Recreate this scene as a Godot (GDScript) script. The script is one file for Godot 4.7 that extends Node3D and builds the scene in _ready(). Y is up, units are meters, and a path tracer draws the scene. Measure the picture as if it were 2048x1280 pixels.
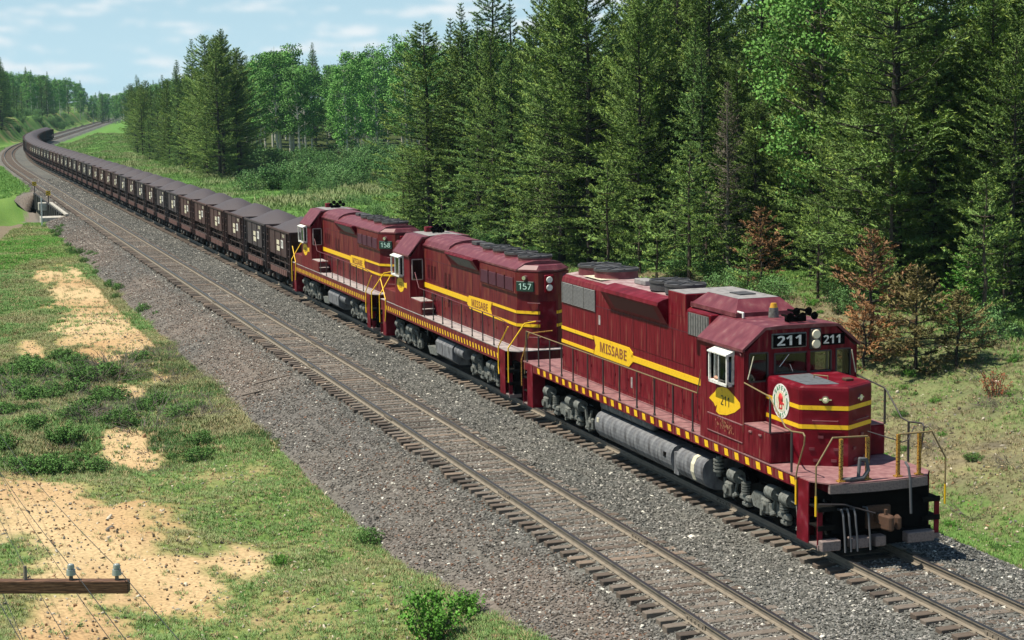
extends Node3D

const NEAR := 4.88          # the empty track's centre line, beside the train's at z = 0
var rng := RandomNumberGenerator.new()
var shift := Vector3.ZERO   # taken off every vertex so that a thing's origin is at its base
var M := {}
var n_rough := FastNoiseLite.new()
var n_fine := FastNoiseLite.new()


# ---------------------------------------------------------------- mesh building
class MB:
	var V := PackedVector3Array()
	var N := PackedVector3Array()
	var C := PackedColorArray()
	var col := Color.WHITE
	var tinted := false

	func put(a: Vector3, b: Vector3, c: Vector3, na: Vector3, nb: Vector3, nc: Vector3) -> void:
		if (c - a).cross(b - a).dot(na + nb + nc) < 0.0:
			V.append(a); V.append(c); V.append(b)
			N.append(na); N.append(nc); N.append(nb)
		else:
			V.append(a); V.append(b); V.append(c)
			N.append(na); N.append(nb); N.append(nc)
		if tinted:
			C.append(col); C.append(col); C.append(col)

	func tri(a: Vector3, b: Vector3, c: Vector3, out: Vector3) -> void:
		var n := (c - a).cross(b - a)
		if n.length_squared() < 1e-14:
			return
		n = n.normalized()
		if n.dot(out) < 0.0:
			n = -n
		put(a, b, c, n, n, n)

	func quad(a: Vector3, b: Vector3, c: Vector3, d: Vector3, out: Vector3) -> void:
		tri(a, b, c, out)
		tri(a, c, d, out)

	# a box, its edges cut back by bev
	func box(c: Vector3, s: Vector3, B := Basis.IDENTITY, bev := 0.0) -> void:
		var h := s * 0.5
		var g := minf(bev, minf(h.x, minf(h.y, h.z)) * 0.9)
		var p := func(ax: int, sg: Vector3) -> Vector3:
			var q := h - Vector3(g, g, g)
			q[ax] = h[ax]
			return c + B * (q * sg)
		for ax in 3:
			var j := (ax + 1) % 3
			var k := (ax + 2) % 3
			for s1 in [-1.0, 1.0]:
				var sg := Vector3.ONE
				sg[ax] = s1
				var q := []
				for w in [[-1, -1], [1, -1], [1, 1], [-1, 1]]:
					sg[j] = w[0]; sg[k] = w[1]
					q.append(p.call(ax, sg))
				var o := Vector3.ZERO
				o[ax] = s1
				quad(q[0], q[1], q[2], q[3], B * o)
				if g > 0.0:
					for s2 in [-1.0, 1.0]:
						var a := Vector3.ONE
						a[ax] = s1; a[j] = s2; a[k] = -1.0
						var b := a
						b[k] = 1.0
						var o2 := Vector3.ZERO
						o2[ax] = s1; o2[j] = s2
						quad(p.call(ax, a), p.call(ax, b), p.call(j, b), p.call(j, a), B * o2)
		if g > 0.0:
			for x in [-1.0, 1.0]:
				for y in [-1.0, 1.0]:
					for z in [-1.0, 1.0]:
						var sg := Vector3(x, y, z)
						tri(p.call(0, sg), p.call(1, sg), p.call(2, sg), B * sg)

	func bx(x0: float, x1: float, y0: float, y1: float, z0: float, z1: float, bev := 0.0) -> void:
		box(Vector3(x0 + x1, y0 + y1, z0 + z1) * 0.5, Vector3(absf(x1 - x0), absf(y1 - y0), absf(z1 - z0)), Basis.IDENTITY, bev)

	func bar(a: Vector3, b: Vector3, w: float, d: float) -> void:
		var y := (b - a).normalized()
		var x := y.cross(Vector3(0.31, 0.2, 0.93) if absf(y.y) > 0.9 else Vector3.UP).normalized()
		if absf(y.y) > 0.9:
			x = Vector3.RIGHT
		var z := x.cross(y).normalized()
		x = y.cross(z)
		box((a + b) * 0.5, Vector3(w, (b - a).length(), d), Basis(x, y, z))

	func cyl(a: Vector3, b: Vector3, r0: float, r1 := -1.0, n := 10, caps := true) -> void:
		if r1 < 0.0:
			r1 = r0
		var y := (b - a).normalized()
		var x := y.cross(Vector3.RIGHT if absf(y.x) < 0.8 else Vector3.FORWARD).normalized()
		var z := x.cross(y)
		for i in n:
			var t0 := TAU * i / n
			var t1 := TAU * (i + 1) / n
			var d0 := x * cos(t0) + z * sin(t0)
			var d1 := x * cos(t1) + z * sin(t1)
			put(a + d0 * r0, a + d1 * r0, b + d1 * r1, d0, d1, d1)
			if r1 > 0.0001:
				put(a + d0 * r0, b + d1 * r1, b + d0 * r1, d0, d1, d0)
			if caps:
				tri(a, a + d0 * r0, a + d1 * r0, -y)
				if r1 > 0.0001:
					tri(b, b + d0 * r1, b + d1 * r1, y)

	func pipe(pts: Array, r: float, n := 6) -> void:
		for i in pts.size() - 1:
			cyl(pts[i], pts[i + 1], r, r, n, i == 0 or i == pts.size() - 2)
			if i > 0:
				ball(pts[i], Vector3.ONE * r * 1.02, n, 4)

	func ball(c: Vector3, r: Vector3, nu := 10, nv := 6) -> void:
		for j in nv:
			for i in nu:
				var q := []
				for w in [[0, 0], [1, 0], [1, 1], [0, 1]]:
					var u: float = TAU * (i + w[0]) / nu
					var v: float = PI * (j + w[1]) / nv
					q.append(Vector3(sin(v) * cos(u), cos(v), sin(v) * sin(u)))
				if j > 0:
					put(c + q[0] * r, c + q[1] * r, c + q[2] * r, q[0], q[1], q[2])
				if j < nv - 1:
					put(c + q[0] * r, c + q[2] * r, c + q[3] * r, q[0], q[2], q[3])

	static func lay(q: Vector2, d: float, axis: String) -> Vector3:
		if axis == "x":
			return Vector3(d, q.y, q.x)
		if axis == "y":
			return Vector3(q.x, d, q.y)
		return Vector3(q.x, q.y, d)

	# a prism: the outline at d0 and, drawn in towards its middle by k, at d1
	func ext(poly: Array, d0: float, d1: float, axis: String, k := 1.0) -> void:
		var pv := PackedVector2Array(poly)
		var mid := Vector2.ZERO
		for q in pv:
			mid += q / pv.size()
		var top := PackedVector2Array()
		for q in pv:
			top.append(mid + (q - mid) * k)
		var idx := Geometry2D.triangulate_polygon(pv)
		var o := lay(Vector2.ZERO, signf(d1 - d0), axis)
		for i in range(0, idx.size(), 3):
			tri(lay(pv[idx[i]], d0, axis), lay(pv[idx[i + 1]], d0, axis), lay(pv[idx[i + 2]], d0, axis), -o)
			tri(lay(top[idx[i]], d1, axis), lay(top[idx[i + 1]], d1, axis), lay(top[idx[i + 2]], d1, axis), o)
		var area := 0.0
		for i in pv.size():
			area += pv[i].cross(pv[(i + 1) % pv.size()])
		for i in pv.size():
			var j := (i + 1) % pv.size()
			var e := pv[j] - pv[i]
			var nn := Vector2(e.y, -e.x) * signf(area)
			quad(lay(pv[i], d0, axis), lay(pv[j], d0, axis), lay(top[j], d1, axis), lay(top[i], d1, axis), lay(nn, 0.0, axis))

	# a thin ribbon that follows an upright outline seen from above: points (x, z), heights y0..y1
	func band(path: Array, y0: float, y1: float, off: float, th := 0.004) -> void:
		for i in path.size() - 1:
			var a: Vector2 = path[i]
			var b: Vector2 = path[i + 1]
			var e := (b - a).normalized()
			var nn := Vector2(-e.y, e.x)
			var o := Vector3(nn.x, 0, nn.y)
			var p := Vector3(a.x, y0, a.y) + o * off
			var q := Vector3(b.x, y0, b.y) + o * off
			var up := Vector3(0, y1 - y0, 0)
			quad(p, q, q + up, p + up, o)
			quad(p + up, q + up, q + up - o * th, p + up - o * th, Vector3.UP)
			quad(p, q, q - o * th, p - o * th, Vector3.DOWN)

	func mesh(mat: Material, off := Vector3.ZERO) -> ArrayMesh:
		var a := []
		a.resize(Mesh.ARRAY_MAX)
		if off != Vector3.ZERO:
			for i in V.size():
				V[i] -= off
		a[Mesh.ARRAY_VERTEX] = V
		a[Mesh.ARRAY_NORMAL] = N
		if tinted:
			a[Mesh.ARRAY_COLOR] = C
		var m := ArrayMesh.new()
		m.add_surface_from_arrays(Mesh.PRIMITIVE_TRIANGLES, a)
		m.surface_set_material(0, mat)
		return m


func put(called: String, mb: MB, mat: Material, parent: Node = self) -> MeshInstance3D:
	var o := MeshInstance3D.new()
	o.name = called
	o.mesh = mb.mesh(mat, shift)
	parent.add_child(o, true)
	return o


func mesh_at(called: String, mesh: Mesh, at: Transform3D, parent: Node = self) -> MeshInstance3D:
	var o := MeshInstance3D.new()
	o.name = called
	o.mesh = mesh
	o.transform = at
	parent.add_child(o, true)
	return o


func box_part(called: String, mat: Material, parent: Node, x0: float, x1: float, y0: float, y1: float, z0: float, z1: float, bev := 0.0) -> MeshInstance3D:
	var mb := MB.new()
	mb.bx(x0, x1, y0, y1, z0, z1, bev)
	return put(called, mb, mat, parent)


func pipe_part(called: String, mat: Material, parent: Node, pts: Array, r: float, n := 6) -> MeshInstance3D:
	var mb := MB.new()
	mb.pipe(pts, r, n)
	return put(called, mb, mat, parent)


func tag(o: Node, label: String, category: String, group := "") -> Node:
	o.set_meta("label", label)
	o.set_meta("category", category)
	if group:
		o.set_meta("group", group)
	return o


func thing(called: String, label: String, category: String, at := Vector3.ZERO, group := "") -> Node3D:
	var o := Node3D.new()
	o.name = called
	o.position = at
	add_child(o, true)
	tag(o, label, category, group)
	return o


func copy_of(o: Node3D, at: Transform3D, label: String, category: String, group := "") -> Node3D:
	var c: Node3D = o.duplicate()
	c.name = String(o.name).rstrip("0123456789_")
	c.transform = at
	add_child(c, true)
	tag(c, label, category, group)
	return c


# flat lettering, h metres tall, its middle at the given place
func lettering(called: String, words: String, h: float, mat: Material, parent: Node, at: Vector3, turn := 0.0, wide := 1.0, weight := 700) -> MeshInstance3D:
	var t := TextMesh.new()
	var f := SystemFont.new()
	f.font_names = PackedStringArray(["Droid Sans"])
	f.font_weight = weight
	t.font = f
	t.text = words
	t.font_size = 48
	t.pixel_size = h / (48.0 * 0.72)
	t.depth = 0.006
	t.material = mat
	var o := MeshInstance3D.new()
	o.name = called
	o.mesh = t
	o.transform = Transform3D(Basis(Vector3.UP, turn).scaled_local(Vector3(wide, 1, 1)), at - shift)
	parent.add_child(o, true)
	return o


# ---------------------------------------------------------------- materials
func noise(seed_: int, freq: float, oct := 4, type := FastNoiseLite.TYPE_SIMPLEX_SMOOTH) -> FastNoiseLite:
	var n := FastNoiseLite.new()
	n.seed = seed_
	n.frequency = freq
	n.noise_type = type
	n.fractal_octaves = oct
	return n


func ramp_tex(n: FastNoiseLite, stops: Array, size := 512) -> NoiseTexture2D:
	var t := NoiseTexture2D.new()
	t.width = size
	t.height = size
	t.seamless = true
	t.normalize = true
	t.noise = n
	var g := Gradient.new()
	var off := PackedFloat32Array()
	var cols := PackedColorArray()
	for s in stops:
		off.append(s[0])
		cols.append(s[1].linear_to_srgb())
	g.offsets = off
	g.colors = cols
	t.color_ramp = g
	return t


func grey(v: float) -> Color:
	return Color(v, v, v)


func mat(called: String, c: Color, rough := 0.7, tex: Texture2D = null, scale := Vector3.ONE, metal := 0.0, spec := 0.5) -> StandardMaterial3D:
	var m := StandardMaterial3D.new()
	m.resource_name = called
	m.albedo_color = c.linear_to_srgb()
	m.roughness = rough
	m.metallic = metal
	m.metallic_specular = spec
	if tex:
		m.albedo_texture = tex
		m.uv1_triplanar = true
		m.uv1_scale = scale
	M[called] = m
	return m


func make_materials() -> void:
	var grime := ramp_tex(noise(3, 0.012, 5), [[0.0, grey(0.45)], [0.35, grey(0.8)], [0.6, grey(1.0)], [1.0, grey(0.9)]])
	# maroon paint: faded, chalky and rust-streaked
	var paint := ramp_tex(noise(11, 0.01, 5), [[0.0, Color(0.07, 0.004, 0.01)], [0.4, Color(0.125, 0.005, 0.012)], [0.62, Color(0.152, 0.007, 0.017)], [0.84, Color(0.185, 0.03, 0.045)], [1.0, Color(0.2, 0.07, 0.04)]])
	var streaks := ramp_tex(noise(17, 0.014, 5), [[0.0, Color(0.06, 0.004, 0.008)], [0.35, Color(0.122, 0.006, 0.013)], [0.6, Color(0.152, 0.01, 0.02)], [0.76, Color(0.165, 0.04, 0.035)], [0.9, Color(0.18, 0.085, 0.055)], [1.0, Color(0.21, 0.12, 0.08)]])
	mat("maroon", Color.WHITE, 0.45, paint, Vector3(0.35, 0.35, 0.35), 0.0, 0.22)
	mat("maroon_side", Color.WHITE, 0.45, streaks, Vector3(0.9, 0.12, 0.9), 0.0, 0.22)
	mat("maroon_old", Color.WHITE, 0.5, ramp_tex(noise(19, 0.012, 5), [[0.0, Color(0.06, 0.005, 0.01)], [0.3, Color(0.11, 0.009, 0.017)], [0.6, Color(0.135, 0.02, 0.02)], [0.82, Color(0.155, 0.042, 0.026)], [1.0, Color(0.19, 0.08, 0.05)]]), Vector3(0.5, 0.1, 0.5), 0.0, 0.3)
	mat("roof_dust", Color.WHITE, 0.8, ramp_tex(noise(27, 0.012, 5), [[0.0, Color(0.17, 0.07, 0.08)], [0.4, Color(0.28, 0.18, 0.185)], [1.0, Color(0.42, 0.36, 0.35)]]), Vector3(0.4, 0.4, 0.4))
	mat("bark_dark", Color(0.035, 0.03, 0.026), 0.95)
	var chalk := ramp_tex(noise(23, 0.012, 5), [[0.0, Color(0.085, 0.01, 0.019)], [0.45, Color(0.13, 0.022, 0.034)], [0.78, Color(0.175, 0.05, 0.058)], [1.0, Color(0.24, 0.13, 0.12)]])
	mat("maroon_roof", Color.WHITE, 0.5, chalk, Vector3(0.4, 0.4, 0.4))
	mat("deck_top", Color(0.95, 0.85, 0.85), 0.8, ramp_tex(noise(29, 0.013, 5), [[0.0, Color(0.16, 0.08, 0.085)], [0.5, Color(0.25, 0.13, 0.135)], [1.0, Color(0.33, 0.22, 0.21)]]), Vector3(0.5, 0.5, 0.5))
	mat("deck_grey", Color.WHITE, 0.85, ramp_tex(noise(31, 0.013, 5), [[0.0, Color(0.2, 0.17, 0.17)], [0.5, Color(0.33, 0.29, 0.29)], [1.0, Color(0.45, 0.41, 0.39)]]), Vector3(0.5, 0.5, 0.5))
	mat("yellow", Color(0.85, 0.53, 0.01), 0.5, ramp_tex(noise(37, 0.02, 5), [[0.0, Color(0.5, 0.42, 0.4)], [0.22, Color(0.9, 0.9, 0.9)], [1.0, Color(1, 1, 1)]]), Vector3(0.7, 0.7, 0.7))
	mat("worn_yellow", Color(0.42, 0.26, 0.04), 0.6, ramp_tex(noise(41, 0.03, 5), [[0.0, Color(0.15, 0.05, 0.04)], [0.38, Color(0.3, 0.1, 0.08)], [0.5, Color(0.95, 0.9, 0.8)], [1.0, Color(1, 1, 1)]]), Vector3(1.4, 1.4, 1.4))
	mat("brass_pipe", Color(0.22, 0.16, 0.07), 0.55, grime, Vector3(2, 2, 2))
	mat("black", Color(0.006, 0.0055, 0.0055), 0.85, grime, Vector3(0.8, 0.8, 0.8), 0.0, 0.12)
	mat("dark_pipe", Color(0.035, 0.03, 0.032), 0.55)
	mat("glass_dark", Color(0.006, 0.007, 0.008), 0.08)
	mat("print_black", Color(0.015, 0.015, 0.014), 0.6)
	mat("print_brown", Color(0.22, 0.07, 0.02), 0.7)
	mat("print_red", Color(0.55, 0.025, 0.03), 0.6)
	mat("print_green", Color(0.05, 0.25, 0.12), 0.6)
	mat("board_green", Color(0.014, 0.045, 0.04), 0.25)
	mat("print_pale", Color(0.5, 0.75, 0.68), 0.5)
	mat("white", Color(0.78, 0.78, 0.75), 0.5, grime, Vector3(1, 1, 1))
	mat("cream", Color(0.7, 0.66, 0.5), 0.6, grime, Vector3(1.5, 1.5, 1.5))
	mat("lens", Color(0.85, 0.78, 0.6), 0.12)
	mat("chrome", Color(0.7, 0.7, 0.7), 0.2, null, Vector3.ONE, 0.9)
	mat("amber", Color(0.75, 0.4, 0.05), 0.2)
	mat("truck_grey", Color(0.2, 0.215, 0.205), 0.75, ramp_tex(noise(43, 0.02, 5), [[0.0, Color(0.16, 0.13, 0.11)], [0.4, Color(0.6, 0.6, 0.58)], [1.0, Color(1, 1, 1)]]), Vector3(0.9, 0.9, 0.9))
	mat("truck_dark", Color(0.014, 0.013, 0.012), 0.9, grime, Vector3(0.8, 0.8, 0.8), 0.0, 0.12)
	mat("tank_grey", Color(0.25, 0.26, 0.275), 0.7, ramp_tex(noise(47, 0.012, 5), [[0.0, Color(0.14, 0.12, 0.11)], [0.35, Color(0.42, 0.42, 0.44)], [0.7, Color(0.66, 0.66, 0.67)], [1.0, Color(0.95, 0.9, 0.84)]]), Vector3(0.6, 0.25, 0.6))
	mat("screen_grey", Color(0.15, 0.15, 0.15), 0.7, grime, Vector3(0.9, 0.9, 0.9))
	mat("roof_dark", Color(0.06, 0.06, 0.065), 0.7, grime, Vector3(0.7, 0.7, 0.7))
	mat("roof_grey", Color(0.26, 0.25, 0.25), 0.8, grime, Vector3(0.5, 0.5, 0.5))
	mat("antiskid", Color(0.1, 0.115, 0.13), 0.85, grime, Vector3(0.8, 0.8, 0.8))
	mat("rust_iron", Color(0.085, 0.042, 0.024), 0.85, grime, Vector3(2, 2, 2))
	mat("beam_wood", Color(0.22, 0.17, 0.16), 0.85, grime, Vector3(0.8, 2, 2))
	mat("hose", Color(0.085, 0.09, 0.1), 0.7)
	mat("cab_inside", Color(0.012, 0.013, 0.012), 0.9, null, Vector3.ONE, 0.0, 0.1)
	mat("skin", Color(0.5, 0.28, 0.19), 0.6)
	mat("cloth_blue", Color(0.06, 0.08, 0.14), 0.9)
	# ore cars
	for k in 3:
		var a: Color = [Color(0.044, 0.022, 0.02), Color(0.036, 0.028, 0.03), Color(0.055, 0.025, 0.021)][k]
		mat("car_side_%d" % k, Color.WHITE, 0.8, ramp_tex(noise(53 + k, 0.016, 5), [[0.0, a * 0.55], [0.4, a], [0.7, a * 1.3], [1.0, Color(0.12, 0.062, 0.045)]]), Vector3(0.8, 0.16, 0.8))
	mat("car_frame", Color(0.03, 0.018, 0.016), 0.85, grime, Vector3(0.9, 0.9, 0.9))
	mat("car_sill", Color(0.14, 0.07, 0.06), 0.85, grime, Vector3(0.9, 0.3, 0.9))
	var pel := mat("pellets", Color.WHITE, 0.75, ramp_tex(noise(61, 0.05, 4), [[0.0, Color(0.022, 0.018, 0.021)], [0.5, Color(0.056, 0.047, 0.054)], [1.0, Color(0.1, 0.084, 0.092)]]), Vector3(1.4, 1.4, 1.4))
	pel.uv1_world_triplanar = true
	# track
	mat("rail_side", Color(0.21, 0.18, 0.14), 0.8, grime, Vector3(0.4, 2, 2))
	mat("rail_head", Color(0.03, 0.03, 0.036), 0.35, null, Vector3.ONE, 0.2)
	for k in 4:
		var w: Color = [Color(0.1, 0.077, 0.06), Color(0.145, 0.12, 0.098), Color(0.07, 0.055, 0.044), Color(0.19, 0.145, 0.11)][k]
		mat("tie_%d" % k, Color.WHITE, 0.9, ramp_tex(noise(71 + k, 0.02, 5), [[0.0, w * 0.35], [0.45, w], [1.0, w * 1.35]]), Vector3(4, 3, 0.35))
	mat("crossarm", Color.WHITE, 0.85, ramp_tex(noise(83, 0.012, 5), [[0.0, Color(0.018, 0.008, 0.005)], [0.3, Color(0.05, 0.022, 0.012)], [0.6, Color(0.13, 0.062, 0.034)], [1.0, Color(0.22, 0.14, 0.095)]]), Vector3(9, 9, 0.7))
	mat("insulator", Color(0.3, 0.34, 0.33), 0.15)
	mat("wire", Color(0.02, 0.022, 0.024), 0.6)
	mat("concrete", Color(0.45, 0.43, 0.38), 0.9, grime, Vector3(0.3, 0.3, 0.3))
	mat("girder", Color(0.012, 0.011, 0.012), 0.8)
	for k in 3:
		var b: Color = [Color(0.085, 0.065, 0.05), Color(0.12, 0.1, 0.085), Color(0.16, 0.14, 0.12)][k]
		mat("bark_%d" % k, Color.WHITE, 0.95, ramp_tex(noise(91 + k, 0.02, 5), [[0.0, b * 0.4], [0.5, b], [1.0, b * 1.4]]), Vector3(2, 0.5, 2))
	mat("birch", Color.WHITE, 0.85, ramp_tex(noise(97, 0.03, 4), [[0.0, Color(0.05, 0.045, 0.04)], [0.22, Color(0.3, 0.28, 0.24)], [0.36, Color(0.62, 0.6, 0.53)], [1.0, Color(0.72, 0.7, 0.63)]]), Vector3(0.5, 2, 0.5))
	for k in [["needles", 0.75], ["leaves", 0.6]]:
		var m := mat(k[0], Color.WHITE, k[1])
		m.vertex_color_use_as_albedo = true
		m.cull_mode = BaseMaterial3D.CULL_DISABLED
		m.metallic_specular = 0.25
		m.backlight_enabled = true
		m.backlight = Color(0.16, 0.2, 0.06) if k[0] == "leaves" else Color(0.05, 0.06, 0.03)
	# the ground: vertex colours say grass, earth or gravel, a fine texture breaks them up
	var soil := mat("ground_mat", Color.WHITE, 0.95, ramp_tex(noise(101, 0.03, 6), [[0.0, grey(0.45)], [0.35, grey(0.75)], [0.65, grey(0.95)], [1.0, grey(1.0)]], 1024), Vector3(0.22, 0.22, 0.22))
	soil.vertex_color_use_as_albedo = true
	soil.uv1_world_triplanar = true
	soil.metallic_specular = 0.15
	var cell := noise(103, 0.055, 1, FastNoiseLite.TYPE_CELLULAR)
	cell.cellular_return_type = FastNoiseLite.RETURN_CELL_VALUE
	var stones := mat("ballast_mat", Color.WHITE, 0.9, ramp_tex(cell, [[0.0, grey(0.35)], [0.3, grey(0.65)], [0.6, grey(0.82)], [0.88, grey(0.95)], [0.95, grey(1.0)], [1.0, grey(1.0)]], 1024), Vector3(0.28, 0.28, 0.28))
	stones.vertex_color_use_as_albedo = true
	stones.uv1_world_triplanar = true
	stones.metallic_specular = 0.2
	var pebble := mat("pebble", Color.WHITE, 0.85)
	pebble.vertex_color_use_as_albedo = true
	pebble.metallic_specular = 0.2


# ---------------------------------------------------------------- the lie of the land
# z of the train's track at x: straight, then a wide curve to the right, then straight again
func track_z(x: float) -> float:
	var a := -260.0 - x
	if a <= 0.0:
		return 0.0
	if a < 240.0:
		return -a * a / 3700.0
	return -15.57 - 0.1297 * (a - 240.0)


func track_turn(x: float) -> float:      # heading about y
	var a := clampf(-260.0 - x, 0.0, 240.0)
	return atan(-a / 1850.0) * -1.0


func profile(pts: Array, v: float) -> float:
	if v <= pts[0][0]:
		return pts[0][1]
	for i in pts.size() - 1:
		if v <= pts[i + 1][0]:
			return lerpf(pts[i][1], pts[i + 1][1], (v - pts[i][0]) / (pts[i + 1][0] - pts[i][0]))
	return pts[-1][1]


const ROAD := [Vector2(-166, 4), Vector2(-160, 8), Vector2(-146, 11), Vector2(-128, 14.5), Vector2(-104, 19), Vector2(-80, 30)]

func road_distance(x: float, z: float) -> float:
	if x < -190.0 or x > -60.0 or z < 2.0 or z > 40.0:
		return 99.0
	var best := 99.0
	for i in ROAD.size() - 1:
		best = minf(best, Vector2(x, z).distance_to(Geometry2D.get_closest_point_to_segment(Vector2(x, z), ROAD[i], ROAD[i + 1])))
	return best


func land(x: float, z: float) -> float:
	var lat := z - track_z(x)
	var y := 0.0
	if lat < -3.0:
		var near := smoothstep(-70.0, -40.0, x)
		var high := lerpf(-0.55, 1.0, near)
		if x < -330.0:
			high = lerpf(-0.55, 1.5, smoothstep(-330.0, -480.0, x))
		y = profile([[-60.0, high + 0.6], [-15.0, high], [-8.0, lerpf(-0.8, -0.15, near)], [-5.6, -0.95], [-4.4, -0.9], [-3.0, -0.4]], lat)
		y += smoothstep(-6.0, -14.0, lat) * (n_rough.get_noise_2d(x, z) * 0.5 + n_fine.get_noise_2d(x, z) * 0.22)
	elif lat < 7.0:
		y = -0.62
	else:
		y = profile([[7.0, -0.62], [8.0, -0.98], [9.0, -1.08], [10.5, -1.14], [13.0, -1.25], [40.0, -1.3]], lat)
		y += smoothstep(-188.0, -196.0, x) * (1.0 - smoothstep(9.0, 11.0, lat)) * smoothstep(6.9, 7.3, lat) * 0.55
		y += clampf((x + 9.0) * 0.03, 0.0, 0.3) * (1.0 - smoothstep(9.0, 10.5, lat)) * smoothstep(7.4, 8.2, lat)
		y += smoothstep(8.6, 11.0, lat) * (n_rough.get_noise_2d(x * 1.6, z * 1.6) * 0.4 + n_fine.get_noise_2d(x, z) * 0.1)
		# the cut bank on the outside of the far curve
		y += smoothstep(-430.0, -495.0, x) * smoothstep(8.5, 17.0, lat) * 7.5
		# the hollow that the bridge spans, with its dirt road
		var gap := smoothstep(-189.0, -184.0, x) * (1.0 - smoothstep(-143.0, -139.0, x)) * (1.0 - smoothstep(10.0, 16.0, z))
		y -= 2.6 * gap
	if x < -520.0:
		y += smoothstep(-620.0, -1000.0, x) * smoothstep(12.0, 60.0, absf(lat - 2.0)) * 6.0
	return y


func oval(x: float, z: float, cx: float, cz: float, rx: float, rz: float) -> float:
	return 1.0 - sqrt(((x - cx) / rx) ** 2 + ((z - cz) / rz) ** 2)


const SAND := [[-70.0, 10.9, 22.0, 2.1], [-54.0, 11.1, 9.0, 2.7], [-86.0, 12.2, 7.0, 0.9], [-14.6, 15.7, 5.6, 2.4], [-19.0, 16.9, 2.6, 1.9], [-8.8, 14.2, 3.0, 1.1], [-26.0, 13.4, 3.2, 0.8], [-37.5, 12.2, 2.0, 0.6], [-10.0, 12.6, 2.0, 0.7], [-5.5, 17.2, 2.6, 1.2], [-52.0, 15.2, 3.0, 0.5]]

func sandy(x: float, z: float) -> float:
	var s := -1.0
	for o in SAND:
		s = maxf(s, oval(x, z, o[0], o[1], o[2], o[3]))
	return s + n_rough.get_noise_2d(x * 2.1 + 70.0, z * 4.0) * 0.6 + n_fine.get_noise_2d(x * 1.4, z * 1.4) * 0.45


func land_colour(x: float, z: float) -> Color:
	var lat := z - track_z(x)
	var a := n_rough.get_noise_2d(x * 1.3 + 200.0, z * 1.3)
	var b := n_fine.get_noise_2d(x * 1.7, z * 1.7)
	var grass := Color(0.095, 0.2, 0.045).lerp(Color(0.16, 0.26, 0.07), clampf(0.5 + a * 0.9 + b * 0.5, 0.0, 1.0))
	if lat > (8.5 - clampf((x + 9.0) * 0.09, 0.0, 0.8) if x > -190.0 else 7.3) + n_rough.get_noise_2d(x * 3.0, z) * 0.8:
		var c := grass
		var dry := clampf(0.25 + n_rough.get_noise_2d(x * 2.4 - 90.0, z * 2.4) * 1.2 + b * 0.7, 0.0, 1.0)
		if x > -60.0:
			c = c.lerp(Color(0.4, 0.29, 0.165), dry * 0.8)
		var s := sandy(x, z)
		c = c.lerp(Color(0.58, 0.44, 0.25).lerp(Color(0.46, 0.3, 0.155), clampf(0.4 + a * 1.3, 0.0, 1.0)), smoothstep(-0.3, 0.25, s))
		if road_distance(x, z) < 1.9:
			c = Color(0.2, 0.17, 0.12)
		if x < -480.0 and n_rough.get_noise_2d(x * 0.6, z) > 0.35:
			c = c.lerp(Color(0.35, 0.25, 0.14), 0.6)
		return c
	if lat < -3.6:
		var straw := Color(0.3, 0.255, 0.15).lerp(Color(0.15, 0.135, 0.095), clampf(0.5 + b * 1.2, 0.0, 1.0))
		var c := grass.lerp(straw, clampf(0.35 + a * 1.2 + b * 0.6, 0.0, 1.0))
		if x > -75.0 and lat > -19.0 and lat < -6.5:
			c = c.lerp(straw, 0.55)
		if x < -120.0:
			c = grass.lerp(Color(0.12, 0.27, 0.06), 0.6)
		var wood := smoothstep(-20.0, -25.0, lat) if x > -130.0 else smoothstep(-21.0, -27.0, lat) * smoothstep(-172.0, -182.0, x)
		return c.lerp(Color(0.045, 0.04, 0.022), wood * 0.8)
	return bed_colour(x, lat)


func spaced(from: float, to: float, at: float, fine: float, grow: float) -> Array:
	var out := []
	var v := at
	while v > from:
		out.push_front(v)
		v -= fine + absf(v - at) * grow
	out.push_front(from)
	v = at + fine
	while v < to:
		out.append(v)
		v += fine + absf(v - at) * grow
	out.append(to)
	return out


func sheet(called: String, xs: Array, row: Callable, m: Material) -> MeshInstance3D:
	# row(x) gives the points and colours across at x
	var V := PackedVector3Array()
	var C := PackedColorArray()
	var I := PackedInt32Array()
	var w := 0
	for i in xs.size():
		var r: Array = row.call(xs[i])
		w = r[0].size()
		V.append_array(r[0])
		C.append_array(r[1])
	var N := PackedVector3Array()
	N.resize(V.size())
	for i in xs.size():
		for j in w:
			var k := i * w + j
			var dx := V[mini(i + 1, xs.size() - 1) * w + j] - V[maxi(i - 1, 0) * w + j]
			var dz := V[i * w + mini(j + 1, w - 1)] - V[i * w + maxi(j - 1, 0)]
			var n := dz.cross(dx).normalized()
			N[k] = n if n.y > 0.0 else -n
			if i + 1 < xs.size() and j + 1 < w:
				I.append_array([k, k + w, k + 1, k + 1, k + w, k + w + 1])
	var a := []
	a.resize(Mesh.ARRAY_MAX)
	a[Mesh.ARRAY_VERTEX] = V
	a[Mesh.ARRAY_NORMAL] = N
	a[Mesh.ARRAY_COLOR] = C
	a[Mesh.ARRAY_INDEX] = I
	var mesh := ArrayMesh.new()
	mesh.add_surface_from_arrays(Mesh.PRIMITIVE_TRIANGLES, a)
	mesh.surface_set_material(0, m)
	var o := mesh_at(called, mesh, Transform3D())
	o.set_meta("kind", "structure")
	return o


const BED := [[-4.6, -1.15], [-3.0, -0.36], [-1.75, -0.24], [-1.3, -0.2], [-0.8, -0.2], [0.8, -0.2], [1.05, -0.25], [1.6, -0.31], [2.4, -0.3], [3.3, -0.24], [3.75, -0.2], [4.1, -0.203], [5.7, -0.203], [5.95, -0.26], [6.35, -0.34], [7.0, -0.42], [8.0, -0.66], [9.0, -0.98], [9.4, -1.35]]

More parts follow.
